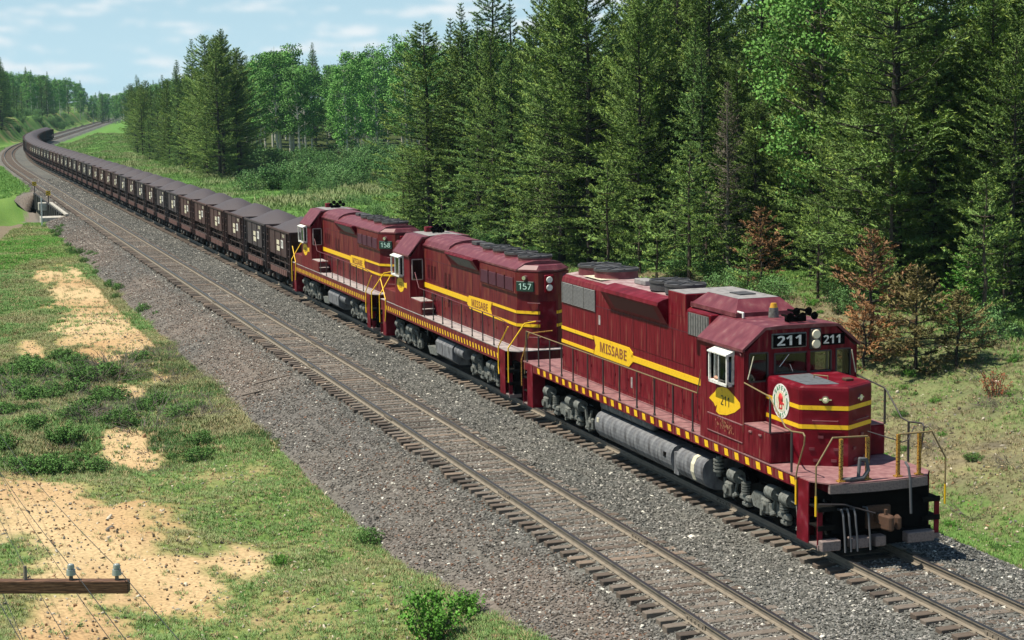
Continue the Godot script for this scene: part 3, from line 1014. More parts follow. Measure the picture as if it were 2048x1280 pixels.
func lead_locomotive() -> void:
	shift = Vector3(-10.5, 0, 0)
	var L := thing("diesel_locomotive", "lead maroon locomotive numbered 211, low nose and cab facing forward", "locomotive", shift, "diesel locomotives of the ore train")
	var deck := 1.73
	# frame and deck
	var f := MB.new()
	f.bx(-20.25, -1.62, 1.46, 1.7, -1.5, 1.5)
	f.bx(-1.62, -0.72, 1.5, 1.7, -1.16, 1.2)
	put("frame", f, M.maroon_side, L)
	var d := MB.new()
	d.bx(-20.28, -1.6, 1.702, deck, -1.51, 1.51)
	d.ext([Vector2(-1.6, -1.5), Vector2(-1.1, -1.5), Vector2(-0.68, -1.2), Vector2(-0.58, -0.6), Vector2(-0.55, 0.0), Vector2(-0.58, 0.6), Vector2(-0.68, 1.22), Vector2(-1.1, 1.5), Vector2(-1.6, 1.5)], 1.702, deck, "y")
	put("walkway", d, M.deck_top, L)
	var lip := MB.new()
	lip.ext([Vector2(-0.75, -1.2), Vector2(-0.66, -1.2), Vector2(-0.56, -0.6), Vector2(-0.53, 0.0), Vector2(-0.56, 0.6), Vector2(-0.66, 1.23), Vector2(-0.75, 1.23)], 1.5, 1.7, "y")
	put("porch_edge", lip, M.beam_wood, L)
	for x in [-19.0, -17.6, -16.2, -14.8, -13.4, -12.0, -10.6, -9.2, -7.8]:
		for s in [-1.0, 1.0]:
			var seam := MB.new()
			seam.bx(x - 0.012, x + 0.012, deck - 0.002, deck + 0.003, s * 0.98, s * 1.5)
			put("deck_seam", seam, M.dark_pipe, L)
	sill_stripes(L, -1.95, -19.0, 0.565, 1.5, 1.665, 0.2, 0.05)
	# pilot, beams, coupler, hoses
	var p := MB.new()
	p.bx(-0.86, -0.78, 0.34, 1.5, -1.3, 1.12)
	put("pilot", p, M.black, L)
	for z in [[1.04, 1.5], [0.3, 0.76], [-0.08, 0.18], [-1.3, -0.62]]:
		var b := MB.new()
		b.bx(-0.74, -0.5, 0.27, 0.5, z[0], z[1], 0.015)
		put("buffer_beam", b, M.beam_wood, L)
	box_part("beam_backing", M.black, L, -0.8, -0.74, 0.24, 0.56, -1.35, 1.45)
	coupler(L, 0.0, 1.0)
	coupler(L, -20.98, -1.0)
	for z in [0.98, 0.84, 0.68, 0.36]:
		pipe_part("air_hose", M.hose, L, [Vector3(-0.76, 1.12, z), Vector3(-0.6, 1.14, z), Vector3(-0.54, 1.0, z - 0.01), Vector3(-0.5, 0.55, z - 0.03), Vector3(-0.47, 0.22, z - 0.03)], 0.026)
	pipe_part("air_hose", M.hose, L, [Vector3(-0.62, 2.08, -0.6), Vector3(-0.52, 1.98, -0.62), Vector3(-0.47, 1.7, -0.64), Vector3(-0.46, 1.1, -0.66), Vector3(-0.46, 0.95, -0.67)], 0.032)
	pipe_part("lifting_lever", M.dark_pipe, L, [Vector3(-0.66, 1.3, 1.5), Vector3(-0.62, 1.25, 0.9), Vector3(-0.5, 1.02, 0.2)], 0.018)
	pipe_part("cable", M.hose, L, [Vector3(-0.78, 1.78, 0.92), Vector3(-0.66, 1.79, 0.7), Vector3(-0.66, 1.8, 0.42), Vector3(-0.7, 1.95, 0.27), Vector3(-0.74, 2.18, 0.3), Vector3(-0.76, 2.2, 0.45), Vector3(-0.74, 1.75, 0.5)], 0.045)
	for e in [[-0.68, 1.0], [-20.3, -1.0]]:
		for s in [-1.0, 1.0]:
			step_well(L, e[0], e[1], s, deck, M.maroon)
	box_part("rear_pilot", M.black, L, -20.2, -20.12, 0.34, 1.5, -1.3, 1.3)
	# front handrails
	for g in [[[1.6, 2.15], [1.17, 2.74], [0.27, 2.7], [0.92, 0.27]], [[-1.62, 2.1], [-1.3, 2.7], [-0.5, 2.68], [-0.5, -1.03]]]:
		var pts := [Vector3(-0.62, 1.05, g[0][0]), Vector3(-0.62, g[0][1], g[0][0]), Vector3(-0.68, g[1][1], g[1][0]), Vector3(-0.75, g[2][1], g[2][0])]
		var r := pipe_part("end_handrail", M.brass_pipe, L, pts, 0.021)
		for z in g[3]:
			var mb := MB.new()
			mb.bx(-0.79, -0.72, deck, 2.68, z - 0.035, z + 0.035)
			mb.bx(-0.83, -0.68, deck, deck + 0.03, z - 0.08, z + 0.08)
			put("post", mb, M.worn_yellow, r)
		var yl := MB.new()
		yl.cyl(Vector3(-0.62, 1.05, g[0][0]), Vector3(-0.62, 1.5, g[0][0]), 0.025)
		put("painted_end", yl, M.yellow, r)
	for s in [-1.0, 1.0]:
		# the rail from the cab front along the nose to the steps
		var r := pipe_part("nose_handrail", M.brass_pipe if s > 0.0 else M.dark_pipe, L, [Vector3(-4.3, 3.42, s * 1.5), Vector3(-3.05, 3.3, s * 1.5), Vector3(-2.95, 3.25, s * 1.5), Vector3(-2.25, 2.72, s * 1.49), Vector3(-1.95, 2.68, s * 1.49), Vector3(-1.4, 2.74, s * 1.5), Vector3(-1.32, 2.68, s * 1.5), Vector3(-1.35, 2.5, s * 1.5), Vector3(-1.55, 1.95, s * 1.55), Vector3(-1.6, 1.75, s * 1.56), Vector3(-1.6, 1.15, s * 1.56)], 0.02)
		for x in [-3.0, -1.95]:
			var mb := MB.new()
			mb.bar(Vector3(x, 1.75 if x > -2.5 else 2.45, s * 1.49), Vector3(x, 3.28 if x < -2.5 else 2.68, s * 1.49), 0.05, 0.035)
			put("post", mb, M.dark_pipe, r)
		var yl := MB.new()
		yl.cyl(Vector3(-1.6, 1.1, s * 1.56), Vector3(-1.6, 1.66, s * 1.56), 0.026)
		put("painted_end", yl, M.yellow, r)
	var post_x := [-18.84, -17.8, -16.76, -15.77, -14.56, -13.34, -12.11, -10.87, -9.66, -8.46, -7.24]
	side_rail(L, [-19.95] + post_x, deck, 2.72, [Vector2(-20.2, 1.3), Vector2(-20.1, 2.2), Vector2(-20.0, 2.72), Vector2(-6.95, 2.76), Vector2(-6.72, 3.4)], M.brass_pipe, M.dark_pipe)
	for s in [-1.0, 1.0]:
		pipe_part("end_handrail", M.worn_yellow, L, [Vector3(-20.32, 0.9, s * 1.55), Vector3(-20.32, 1.75, s * 1.55), Vector3(-20.28, 2.6, s * 1.3), Vector3(-20.26, 2.65, s * 0.5)], 0.022)
	# nose: two flat faces that meet in an edge
	var plan := [Vector2(-4.33, 0.93), Vector2(-2.66, 0.93), Vector2(-2.6, 0.88), Vector2(-2.06, 0.0), Vector2(-2.6, -0.88), Vector2(-2.66, -0.93), Vector2(-4.33, -0.93)]
	var nb := MB.new()
	nb.ext(plan, deck, 3.46, "y")
	nb.ext(plan, 3.46, 3.52, "y", 0.985)
	var plan2 := []
	var mid := Vector2.ZERO
	for q in plan:
		mid += q / plan.size()
	for q in plan:
		plan2.append(mid + (q - mid) * 0.985)
	nb.ext(plan2, 3.52, 3.56, "y", 0.955)
	var nose := put("nose", nb, M.maroon, L)
	var sk := MB.new()
	sk.ext([Vector2(-4.1, 0.72), Vector2(-4.15, -0.12), Vector2(-2.52, -0.02), Vector2(-2.72, 0.72)], 3.562, 3.568, "y")
	put("antiskid_patch", sk, M.antiskid, nose)
	pipe_part("grab_iron", M.brass_pipe, nose, [Vector3(-3.5, 3.56, 0.1), Vector3(-3.5, 3.64, 0.1), Vector3(-3.2, 3.64, -0.1), Vector3(-3.2, 3.56, -0.1)], 0.014)
	box_part("hatch", M.rust_iron, nose, -3.0, -2.8, 3.562, 3.62, -0.55, -0.35, 0.01)
	var path := [Vector2(-4.3, 0.93), Vector2(-2.66, 0.93), Vector2(-2.6, 0.88), Vector2(-2.06, 0.0), Vector2(-2.6, -0.88), Vector2(-2.66, -0.93), Vector2(-4.3, -0.93)]
	for y in [[3.02, 3.12, M.yellow], [2.58, 2.68, M.yellow]]:
		var st := MB.new()
		st.band(path, y[0], y[1], 0.006)
		put("nose_stripe", st, y[2], nose)
	# emblem on the nose's side
	for s in [-1.0, 1.0]:
		var c := Vector3(-3.53, 3.07, s * 0.945)
		var e := MB.new()
		e.cyl(c - Vector3(0, 0, s * 0.01), c, 0.41, 0.41, 36)
		var em := put("emblem", e, M.white, nose)
		var ring := MB.new()
		ring.cyl(c, c + Vector3(0, 0, s * 0.003), 0.245, 0.245, 30)
		put("emblem_centre", ring, M.cream, em)
		var turn := 0.0 if s > 0.0 else PI
		var word := "SAFETY"
		for i in word.length():
			var a := (i - 2.5) * 0.36
			var o := lettering("letter", word[i], 0.1, M.print_green, em, c + Vector3(sin(a) * 0.32 * s, cos(a) * 0.32, s * 0.003), turn)
			o.rotate_object_local(Vector3.BACK, -a)
		word = "FIRST"
		for i in word.length():
			var a := (i - 2.0) * 0.34
			var o := lettering("letter", word[i], 0.09, M.print_green, em, c + Vector3(sin(a) * 0.33 * s, -cos(a) * 0.33, s * 0.003), turn)
			o.rotate_object_local(Vector3.BACK, a)
		for a in [-1.62, 1.62]:
			var bar := MB.new()
			for i in 7:
				var b0: float = a + (i - 3.5) * 0.12
				bar.bar(c + Vector3(sin(b0) * 0.32 * s, cos(b0) * 0.32, s * 0.004), c + Vector3(sin(b0 + 0.13) * 0.32 * s, cos(b0 + 0.13) * 0.32, s * 0.004), 0.035, 0.01)
			put("ring_bar", bar, M.print_green, em)
		# a red helmeted sign over red goggles and a rounded base
		var red := MB.new()
		red.ball(c + Vector3(0, 0.06, s * 0.004), Vector3(0.115, 0.13, 0.006), 16, 8)
		red.box(c + Vector3(0.04 * s, -0.02, s * 0.006), Vector3(0.26, 0.04, 0.01), Basis(Vector3.BACK, -0.25 * s))
		red.box(c + Vector3(-0.055, -0.115, s * 0.006), Vector3(0.035, 0.14, 0.01))
		red.box(c + Vector3(0.0, -0.06, s * 0.006), Vector3(0.13, 0.03, 0.01))
		red.box(c + Vector3(0.0, -0.17, s * 0.006), Vector3(0.13, 0.03, 0.01))
		red.box(c + Vector3(0.07, -0.115, s * 0.006), Vector3(0.035, 0.1, 0.01))
		put("emblem_sign", red, M.print_red, em)
		# class light in the slanted front face
		var cl := MB.new()
		var fc := Vector3(-2.31, 3.26, s * 0.42)
		var fn := Vector3(0.852, 0, s * 0.523)
		fc = Vector3(-2.33, 3.26, s * 0.44)
		cl.cyl(fc - fn * 0.02, fc + fn * 0.04, 0.1, 0.075, 14)
		cl.box(fc + fn * 0.015, Vector3(0.03, 0.03, 0.28), Basis(Vector3.UP, -s * 0.55))
		var cl2 := put("class_light", cl, M.chrome, nose)
		var le := MB.new()
		le.cyl(fc + fn * 0.04, fc + fn * 0.05, 0.05, 0.04, 12)
		put("lens", le, M.lens, cl2)
		var al: Vector3 = Vector3(-0.523 * s, 0, 0.852) * s
		var fb := Vector3(-2.33, 2.78, s * 0.44)
		pipe_part("grab_iron", M.maroon_roof, nose, [fb - al * 0.28, fb - al * 0.28 + fn * 0.07, fb + al * 0.28 + fn * 0.07, fb + al * 0.28], 0.014)
		for q in [[2.4, 0.1], [2.12, -0.25], [2.12, 0.3], [1.86, 0.2], [1.86, -0.2]]:
			var k := MB.new()
			k.box(Vector3(-2.33, q[0], s * 0.44) + al * q[1] + fn * 0.012, Vector3(0.12, 0.06, 0.03), Basis(Vector3.UP, atan2(fn.x, fn.z)))
			put("latch", k, M.maroon_roof, nose)
	# boxes beside the nose
	for s in [-1.0, 1.0]:
		var b := MB.new()
		b.bx(-4.33, -2.98, deck, 2.44, s * 0.935, s * 1.5, 0.03)
		var o := put("battery_box", b, M.maroon_side if s > 0.0 else M.maroon, L)
		var lid := MB.new()
		lid.bx(-4.3, -2.99, 2.442, 2.465, s * 0.95, s * 1.5)
		put("lid", lid, M.deck_top, o)
		for x in [-3.95, -3.45]:
			var h := MB.new()
			h.bx(x - 0.07, x + 0.07, 2.3, 2.34, s * 1.5, s * 1.53)
			put("hinge", h, M.deck_top, o)
	pipe_part("chain", M.dark_pipe, L, [Vector3(-1.7, 2.62, -1.48), Vector3(-1.55, 2.36, -1.25), Vector3(-1.5, 2.32, -1.05), Vector3(-1.5, 2.4, -0.85), Vector3(-1.9, 2.55, -0.4)], 0.014)
	# cab
	var cab := cab_shell(L, -4.33, -6.75, deck + 0.001, 4.16, 4.68, 3.4, [[-1.32, -0.94, 3.42, 4.08], [-0.8, 0.7, 3.58, 4.06], [0.88, 1.36, 3.42, 4.1]], M.maroon_roof, [-6.4, -4.86, 3.26, 4.0])
	for g in [[-1.32, -0.94, 3.42, 4.08], [-0.8, 0.7, 3.58, 4.06], [0.88, 1.36, 3.42, 4.1]]:
		pane(cab, "front_window", Vector3(-4.35, g[2], g[0]), Vector3(-4.35, g[3], g[1]), 0)
	box_part("windscreen_bar", M.maroon, cab, -4.37, -4.3, 3.56, 4.08, -0.23, -0.15)
	for s in [-1.0, 1.0]:
		window_box(cab, -5.84, -4.87, 3.24, 3.98, s, M.white)
		pipe_part("mirror_bracket", M.cream, cab, [Vector3(-4.26, 3.5, s * 1.43), Vector3(-4.22, 4.05, s * 1.3)], 0.014)
		pipe_part("rain_gutter", M.maroon_roof, cab, [Vector3(-6.3, 4.13, s * 1.53), Vector3(-4.5, 4.13, s * 1.53), Vector3(-4.42, 4.05, s * 1.53)], 0.018)
		# the yellow arrow-shaped number plate
		var pl := MB.new()
		var shape := []
		for q in [[-6.22, 2.76], [-6.08, 2.86], [-5.91, 2.95], [-5.76, 3.08], [-5.5, 3.14], [-5.21, 3.15], [-4.87, 3.04], [-4.53, 2.9], [-4.5, 2.79], [-4.8, 2.63], [-5.24, 2.49], [-5.66, 2.44], [-5.83, 2.49], [-5.76, 2.67], [-5.87, 2.6], [-5.96, 2.68]]:
			shape.append(Vector2(q[0], q[1]))
		pl.ext(shape, s * 1.502, s * 1.508, "z")
		var pp := put("number_plate", pl, M.yellow, cab)
		lettering("number", "211", 0.24, M.print_black, pp, Vector3(-5.3, 2.82, s * 1.512), 0.0 if s > 0.0 else PI, 0.95, 400)
		box_part("cab_panel", M.maroon_side, cab, -6.28, -4.36, 1.98, 2.38, s * 1.498, s * 1.515, 0.005)
		for y in [1.96, 2.385]:
			box_part("panel_bead", M.deck_top, cab, -6.3, -4.36, y, y + 0.022, s * 1.5, s * 1.522)
		var ru := MB.new()
		rng.seed = 12
		for i in 60:
			var rx := -5.3 + rng.randfn() * 0.2
			var ry := 2.22 + rng.randfn() * 0.07
			ru.box(Vector3(rx, clampf(ry, 2.02, 2.35), s * 1.516), Vector3(rng.randf_range(0.01, 0.04), rng.randf_range(0.02, 0.07), 0.002), Basis(Vector3.BACK, rng.randf_range(-0.5, 0.5)))
		put("worn_paint", ru, M.paint_wear, cab).set_meta("kind", "stuff")
	var bd := MB.new()
	bd.box(Vector3(-4.31, 4.36, 0.33), Vector3(0.05, 0.36, 0.92), Basis.IDENTITY, 0.02)
	var nbd := put("number_board", bd, M.truck_grey, cab)
	box_part("board_face", M.black, nbd, -4.29, -4.279, 4.21, 4.51, -0.1, 0.76)
	lettering("number", "211", 0.23, M.white, nbd, Vector3(-4.276, 4.36, 0.32), PI / 2, 1.35)
	var bd2 := box_part("number_board", M.black, cab, -4.33, -4.3, 4.19, 4.46, -1.16, -0.55, 0.01)
	lettering("number", "211", 0.2, M.white, bd2, Vector3(-4.297, 4.325, -0.82), PI / 2, 1.1)
	var hl := MB.new()
	hl.box(Vector3(-4.3, 4.36, -0.36), Vector3(0.1, 0.52, 0.3), Basis.IDENTITY, 0.04)
	var hh := put("headlight", hl, M.dark_pipe, cab)
	for y in [4.475, 4.245]:
		var le := MB.new()
		le.cyl(Vector3(-4.25, y, -0.36), Vector3(-4.22, y, -0.36), 0.115, 0.1, 18)
		put("lens", le, M.lens, hh)
	pipe_part("wiper", M.chrome, cab, [Vector3(-4.27, 4.04, 0.35), Vector3(-4.27, 3.75, 0.6)], 0.01)
	pipe_part("wiper", M.chrome, cab, [Vector3(-4.27, 3.8, 0.33), Vector3(-4.27, 3.62, 0.25)], 0.01)
	horns(L, -4.75, 4.73, -0.12, M.black)
	var bc := MB.new()
	bc.cyl(Vector3(-5.75, 4.73, 0.0), Vector3(-5.75, 4.97, 0.0), 0.13, 0.11, 14)
	var bcn := put("beacon", bc, M.truck_grey, L)
	var bl := MB.new()
	bl.cyl(Vector3(-5.75, 4.97, 0.0), Vector3(-5.75, 5.08, 0.0), 0.1, 0.07, 12)
	put("lens", bl, M.amber, bcn)
	pipe_part("grab_iron", M.white, L, [Vector3(-6.3, 4.73, 0.75), Vector3(-6.3, 4.85, 0.75), Vector3(-5.9, 4.85, 0.75), Vector3(-5.9, 4.73, 0.75)], 0.03)
	# hood
	var h := MB.new()
	var sec := [Vector2(0.94, deck + 0.001), Vector2(0.94, 4.5), Vector2(0.9, 4.63), Vector2(0.78, 4.71), Vector2(0.4, 4.76), Vector2(-0.4, 4.76), Vector2(-0.78, 4.71), Vector2(-0.9, 4.63), Vector2(-0.94, 4.5), Vector2(-0.94, deck + 0.001)]
	h.ext(sec, -18.15, -6.75, "x")
	var hood := put("hood", h, M.maroon_side, L)
	var rf := MB.new()
	rf.ext([Vector2(0.8, 4.716), Vector2(0.4, 4.768), Vector2(-0.4, 4.768), Vector2(-0.8, 4.716), Vector2(-0.8, 4.7), Vector2(0.8, 4.7)], -18.13, -6.8, "x")
	put("hood_roof", rf, M.roof_dust, hood)
	var bl2 := MB.new()
	bl2.ext([Vector2(0.8, 4.7), Vector2(0.8, 4.82), Vector2(1.1, 4.76), Vector2(1.24, 4.7), Vector2(1.26, 4.6), Vector2(0.97, 4.1), Vector2(0.9, 4.1), Vector2(-0.9, 4.1), Vector2(-0.97, 4.1), Vector2(-1.26, 4.6), Vector2(-1.24, 4.7), Vector2(-1.1, 4.76), Vector2(-0.8, 4.82)], -14.1, -9.98, "x")
	var blm := put("brake_blister", bl2, M.maroon, hood)
	for s in [-1.0, 1.0]:
		var g := MB.new()
		g.quad(Vector3(-13.6, 4.55, s * 1.236), Vector3(-10.35, 4.55, s * 1.236), Vector3(-10.35, 4.16, s * 1.011), Vector3(-13.6, 4.16, s * 1.011), Vector3(0, -0.5, s))
		put("blister_grille", g, M.maroon_dark, blm)
		var sc := MB.new()
		sc.bx(-18.05, -15.28, 3.84, 4.48, s * 0.942, s * 0.952)
		var scn := put("radiator_grille", sc, M.truck_dark, hood)
		var sl := MB.new()
		for i in 16:
			var y := 3.855 + i * 0.0395
			sl.quad(Vector3(-18.03, y, s * 0.975), Vector3(-15.3, y, s * 0.975), Vector3(-15.3, y + 0.03, s * 0.954), Vector3(-18.03, y + 0.03, s * 0.954), Vector3(0, 0.6, s))
		for x in [-18.05, -17.12, -16.2, -15.28]:
			sl.bx(x - 0.02, x + 0.02, 3.84, 4.48, s * 0.95, s * 0.978)
		put("slats", sl, M.screen_grey, scn)
		# air intake box behind the cab
		var ab := MB.new()
		ab.bx(-8.2, -6.82, 4.05, 4.72, s * 0.945, s * 1.2, 0.02)
		var abn := put("air_intake", ab, M.maroon, hood)
		box_part("intake_screen", M.screen_grey, abn, -8.13, -6.9, 4.09, 4.66, s * 1.195, s * 1.212)
		for k in 9:
			box_part("screen_rib", M.roof_dark, abn, -8.1 + k * 0.145, -8.085 + k * 0.145, 4.1, 4.65, s * 1.21, s * 1.222)
		# yellow band with the railway's name
		var z: float = s * 0.962
		for y in [3.0, 2.58]:
			var b := MB.new()
			b.bx(-18.15, -15.42, y, y + 0.1, z - s * 0.03, z)
			put("hood_stripe", b, M.yellow, hood)
		var wide := MB.new()
		wide.bx(-12.5, -6.95, 2.76, 2.93, z - s * 0.03, z)
		put("hood_stripe", wide, M.yellow, hood)
		var na := MB.new()
		na.ext([Vector2(-15.4, 2.57), Vector2(-15.25, 2.84), Vector2(-15.4, 3.12), Vector2(-12.7, 3.12), Vector2(-12.42, 3.0), Vector2(-12.42, 2.74), Vector2(-12.7, 2.57)], z - s * 0.03, z, "z")
		var nan_ := put("name_plate", na, M.yellow, hood)
		lettering("name", "MISSABE", 0.29, M.print_brown, nan_, Vector3(-13.87, 2.85, z + s * 0.003), 0.0 if s > 0.0 else PI, 1.25)
		box_part("label_plate", M.deck_grey, hood, -15.0, -14.86, 3.5, 3.78, z - s * 0.03, z)
		box_part("label_plate", M.deck_grey, hood, -12.55, -12.43, 2.0, 2.3, z - s * 0.03, z)
	seams(hood, [-18.1, -16.9, -15.7, -14.75, -13.8, -12.85, -11.9, -10.95, -10.0, -9.05, -8.1, -7.2], 1.84, 2.54, 0.94, M.maroon_side)
	seams(hood, [-15.25, -14.3, -13.35, -12.4, -11.45, -10.5, -9.7, -8.3], 3.16, 4.02, 0.94, M.maroon_side, false)
	# roof
	for x in [-17.3, -15.95]:
		fan(L, x, 4.74, 0.66, 0.24, M.maroon_roof)
	for x in [-12.0, -10.95]:
		fan(L, x, 4.8, 0.56, 0.2, M.roof_dark)
	box_part("primer_patch", M.cream, L, -16.75, -15.3, 4.772, 4.78, 0.2, 0.76)
	box_part("exhaust_stack", M.roof_grey, L, -14.1, -13.3, 4.77, 4.92, -0.2, 0.2, 0.02)
	var hb := MB.new()
	hb.bx(-9.98, -8.85, 4.4, 5.02, -0.945, 0.945, 0.015)
	put("filter_hatch", hb, M.maroon_side, L)
	box_part("hatch_top", M.roof_grey, L, -9.96, -8.87, 5.021, 5.035, -0.93, 0.93)
	var wh := MB.new()
	wh.bx(-8.75, -6.1, 4.72, 4.84, -0.86, 0.86, 0.01)
	wh.ext([Vector2(-8.7, -0.82), Vector2(-6.15, -0.82), Vector2(-6.15, 0.82), Vector2(-8.7, 0.82)], 4.84, 5.12, "y", 0.7)
	var whn := put("winter_hatch", wh, M.maroon_roof, L)
	box_part("hatch_top", M.roof_grey, whn, -8.3, -6.55, 5.121, 5.13, -0.55, 0.55)
	box_part("vent", M.roof_dark, whn, -7.8, -7.2, 5.131, 5.16, -0.25, 0.2)
	# tanks
	for s in [-1.0, 1.0]:
		var side := "fuel_tank"
		for seg in [[-13.9, -8.5], [-8.2, -6.55]]:
			var tk := MB.new()
			tk.ext([Vector2(s * 0.9, 1.1), Vector2(s * 1.26, 1.14), Vector2(s * 1.35, 1.125), Vector2(s * 1.43, 1.08), Vector2(s * 1.485, 1.01), Vector2(s * 1.52, 0.92), Vector2(s * 1.535, 0.82), Vector2(s * 1.53, 0.72), Vector2(s * 1.505, 0.61), Vector2(s * 1.45, 0.51), Vector2(s * 1.36, 0.42), Vector2(s * 1.2, 0.35), Vector2(s * 0.6, 0.3), Vector2(s * 0.05, 0.3), Vector2(s * 0.05, 1.1)], seg[0], seg[1], "x")
			put(side, tk, M.tank_grey, L)
		var gap := MB.new()
		gap.bx(-8.5, -8.2, 0.4, 0.98, s * 0.1, s * 1.44)
		put("tank_recess", gap, M.tank_grey, L)
		var bandm := MB.new()
		bandm.ext([Vector2(s * 1.33, 1.14), Vector2(s * 1.455, 1.09), Vector2(s * 1.535, 0.92), Vector2(s * 1.545, 0.72), Vector2(s * 1.475, 0.51), Vector2(s * 1.4, 0.5), Vector2(s * 1.4, 1.1)], -7.25, -7.05, "x")
		put("tank_strap", bandm, M.cream, L)
		box_part("filler_cap", M.black, L, -8.95, -8.8, 0.78, 0.9, s * 1.5, s * 1.55)
		box_part("tank_label", M.cream, L, -13.75, -13.6, 0.86, 0.98, s * 1.5, s * 1.535)
		var ar := MB.new()
		ar.cyl(Vector3(-13.9, 1.33, s * 1.2), Vector3(-10.3, 1.33, s * 1.2), 0.16, 0.16, 16)
		ar.ball(Vector3(-10.3, 1.33, s * 1.2), Vector3(0.06, 0.16, 0.16), 14, 6)
		put("air_tank", ar, M.tank_grey, L)
		var fl := MB.new()
		for i in 4:
			fl.cyl(Vector3(-6.1, 0.92 + i * 0.09, s * 1.3), Vector3(-6.1, 0.97 + i * 0.09, s * 1.3), 0.14, 0.14, 12)
		fl.cyl(Vector3(-6.1, 0.8, s * 1.3), Vector3(-6.1, 1.3, s * 1.3), 0.07)
		put("air_filter", fl, M.truck_grey, L)
	box_part("tank_middle", M.black, L, -13.8, -6.7, 0.4, 1.2, -0.9, 0.9)
	loco_truck(L, -3.86, 1.98)
	loco_truck(L, -17.12, 1.98)
	shift = Vector3.ZERO


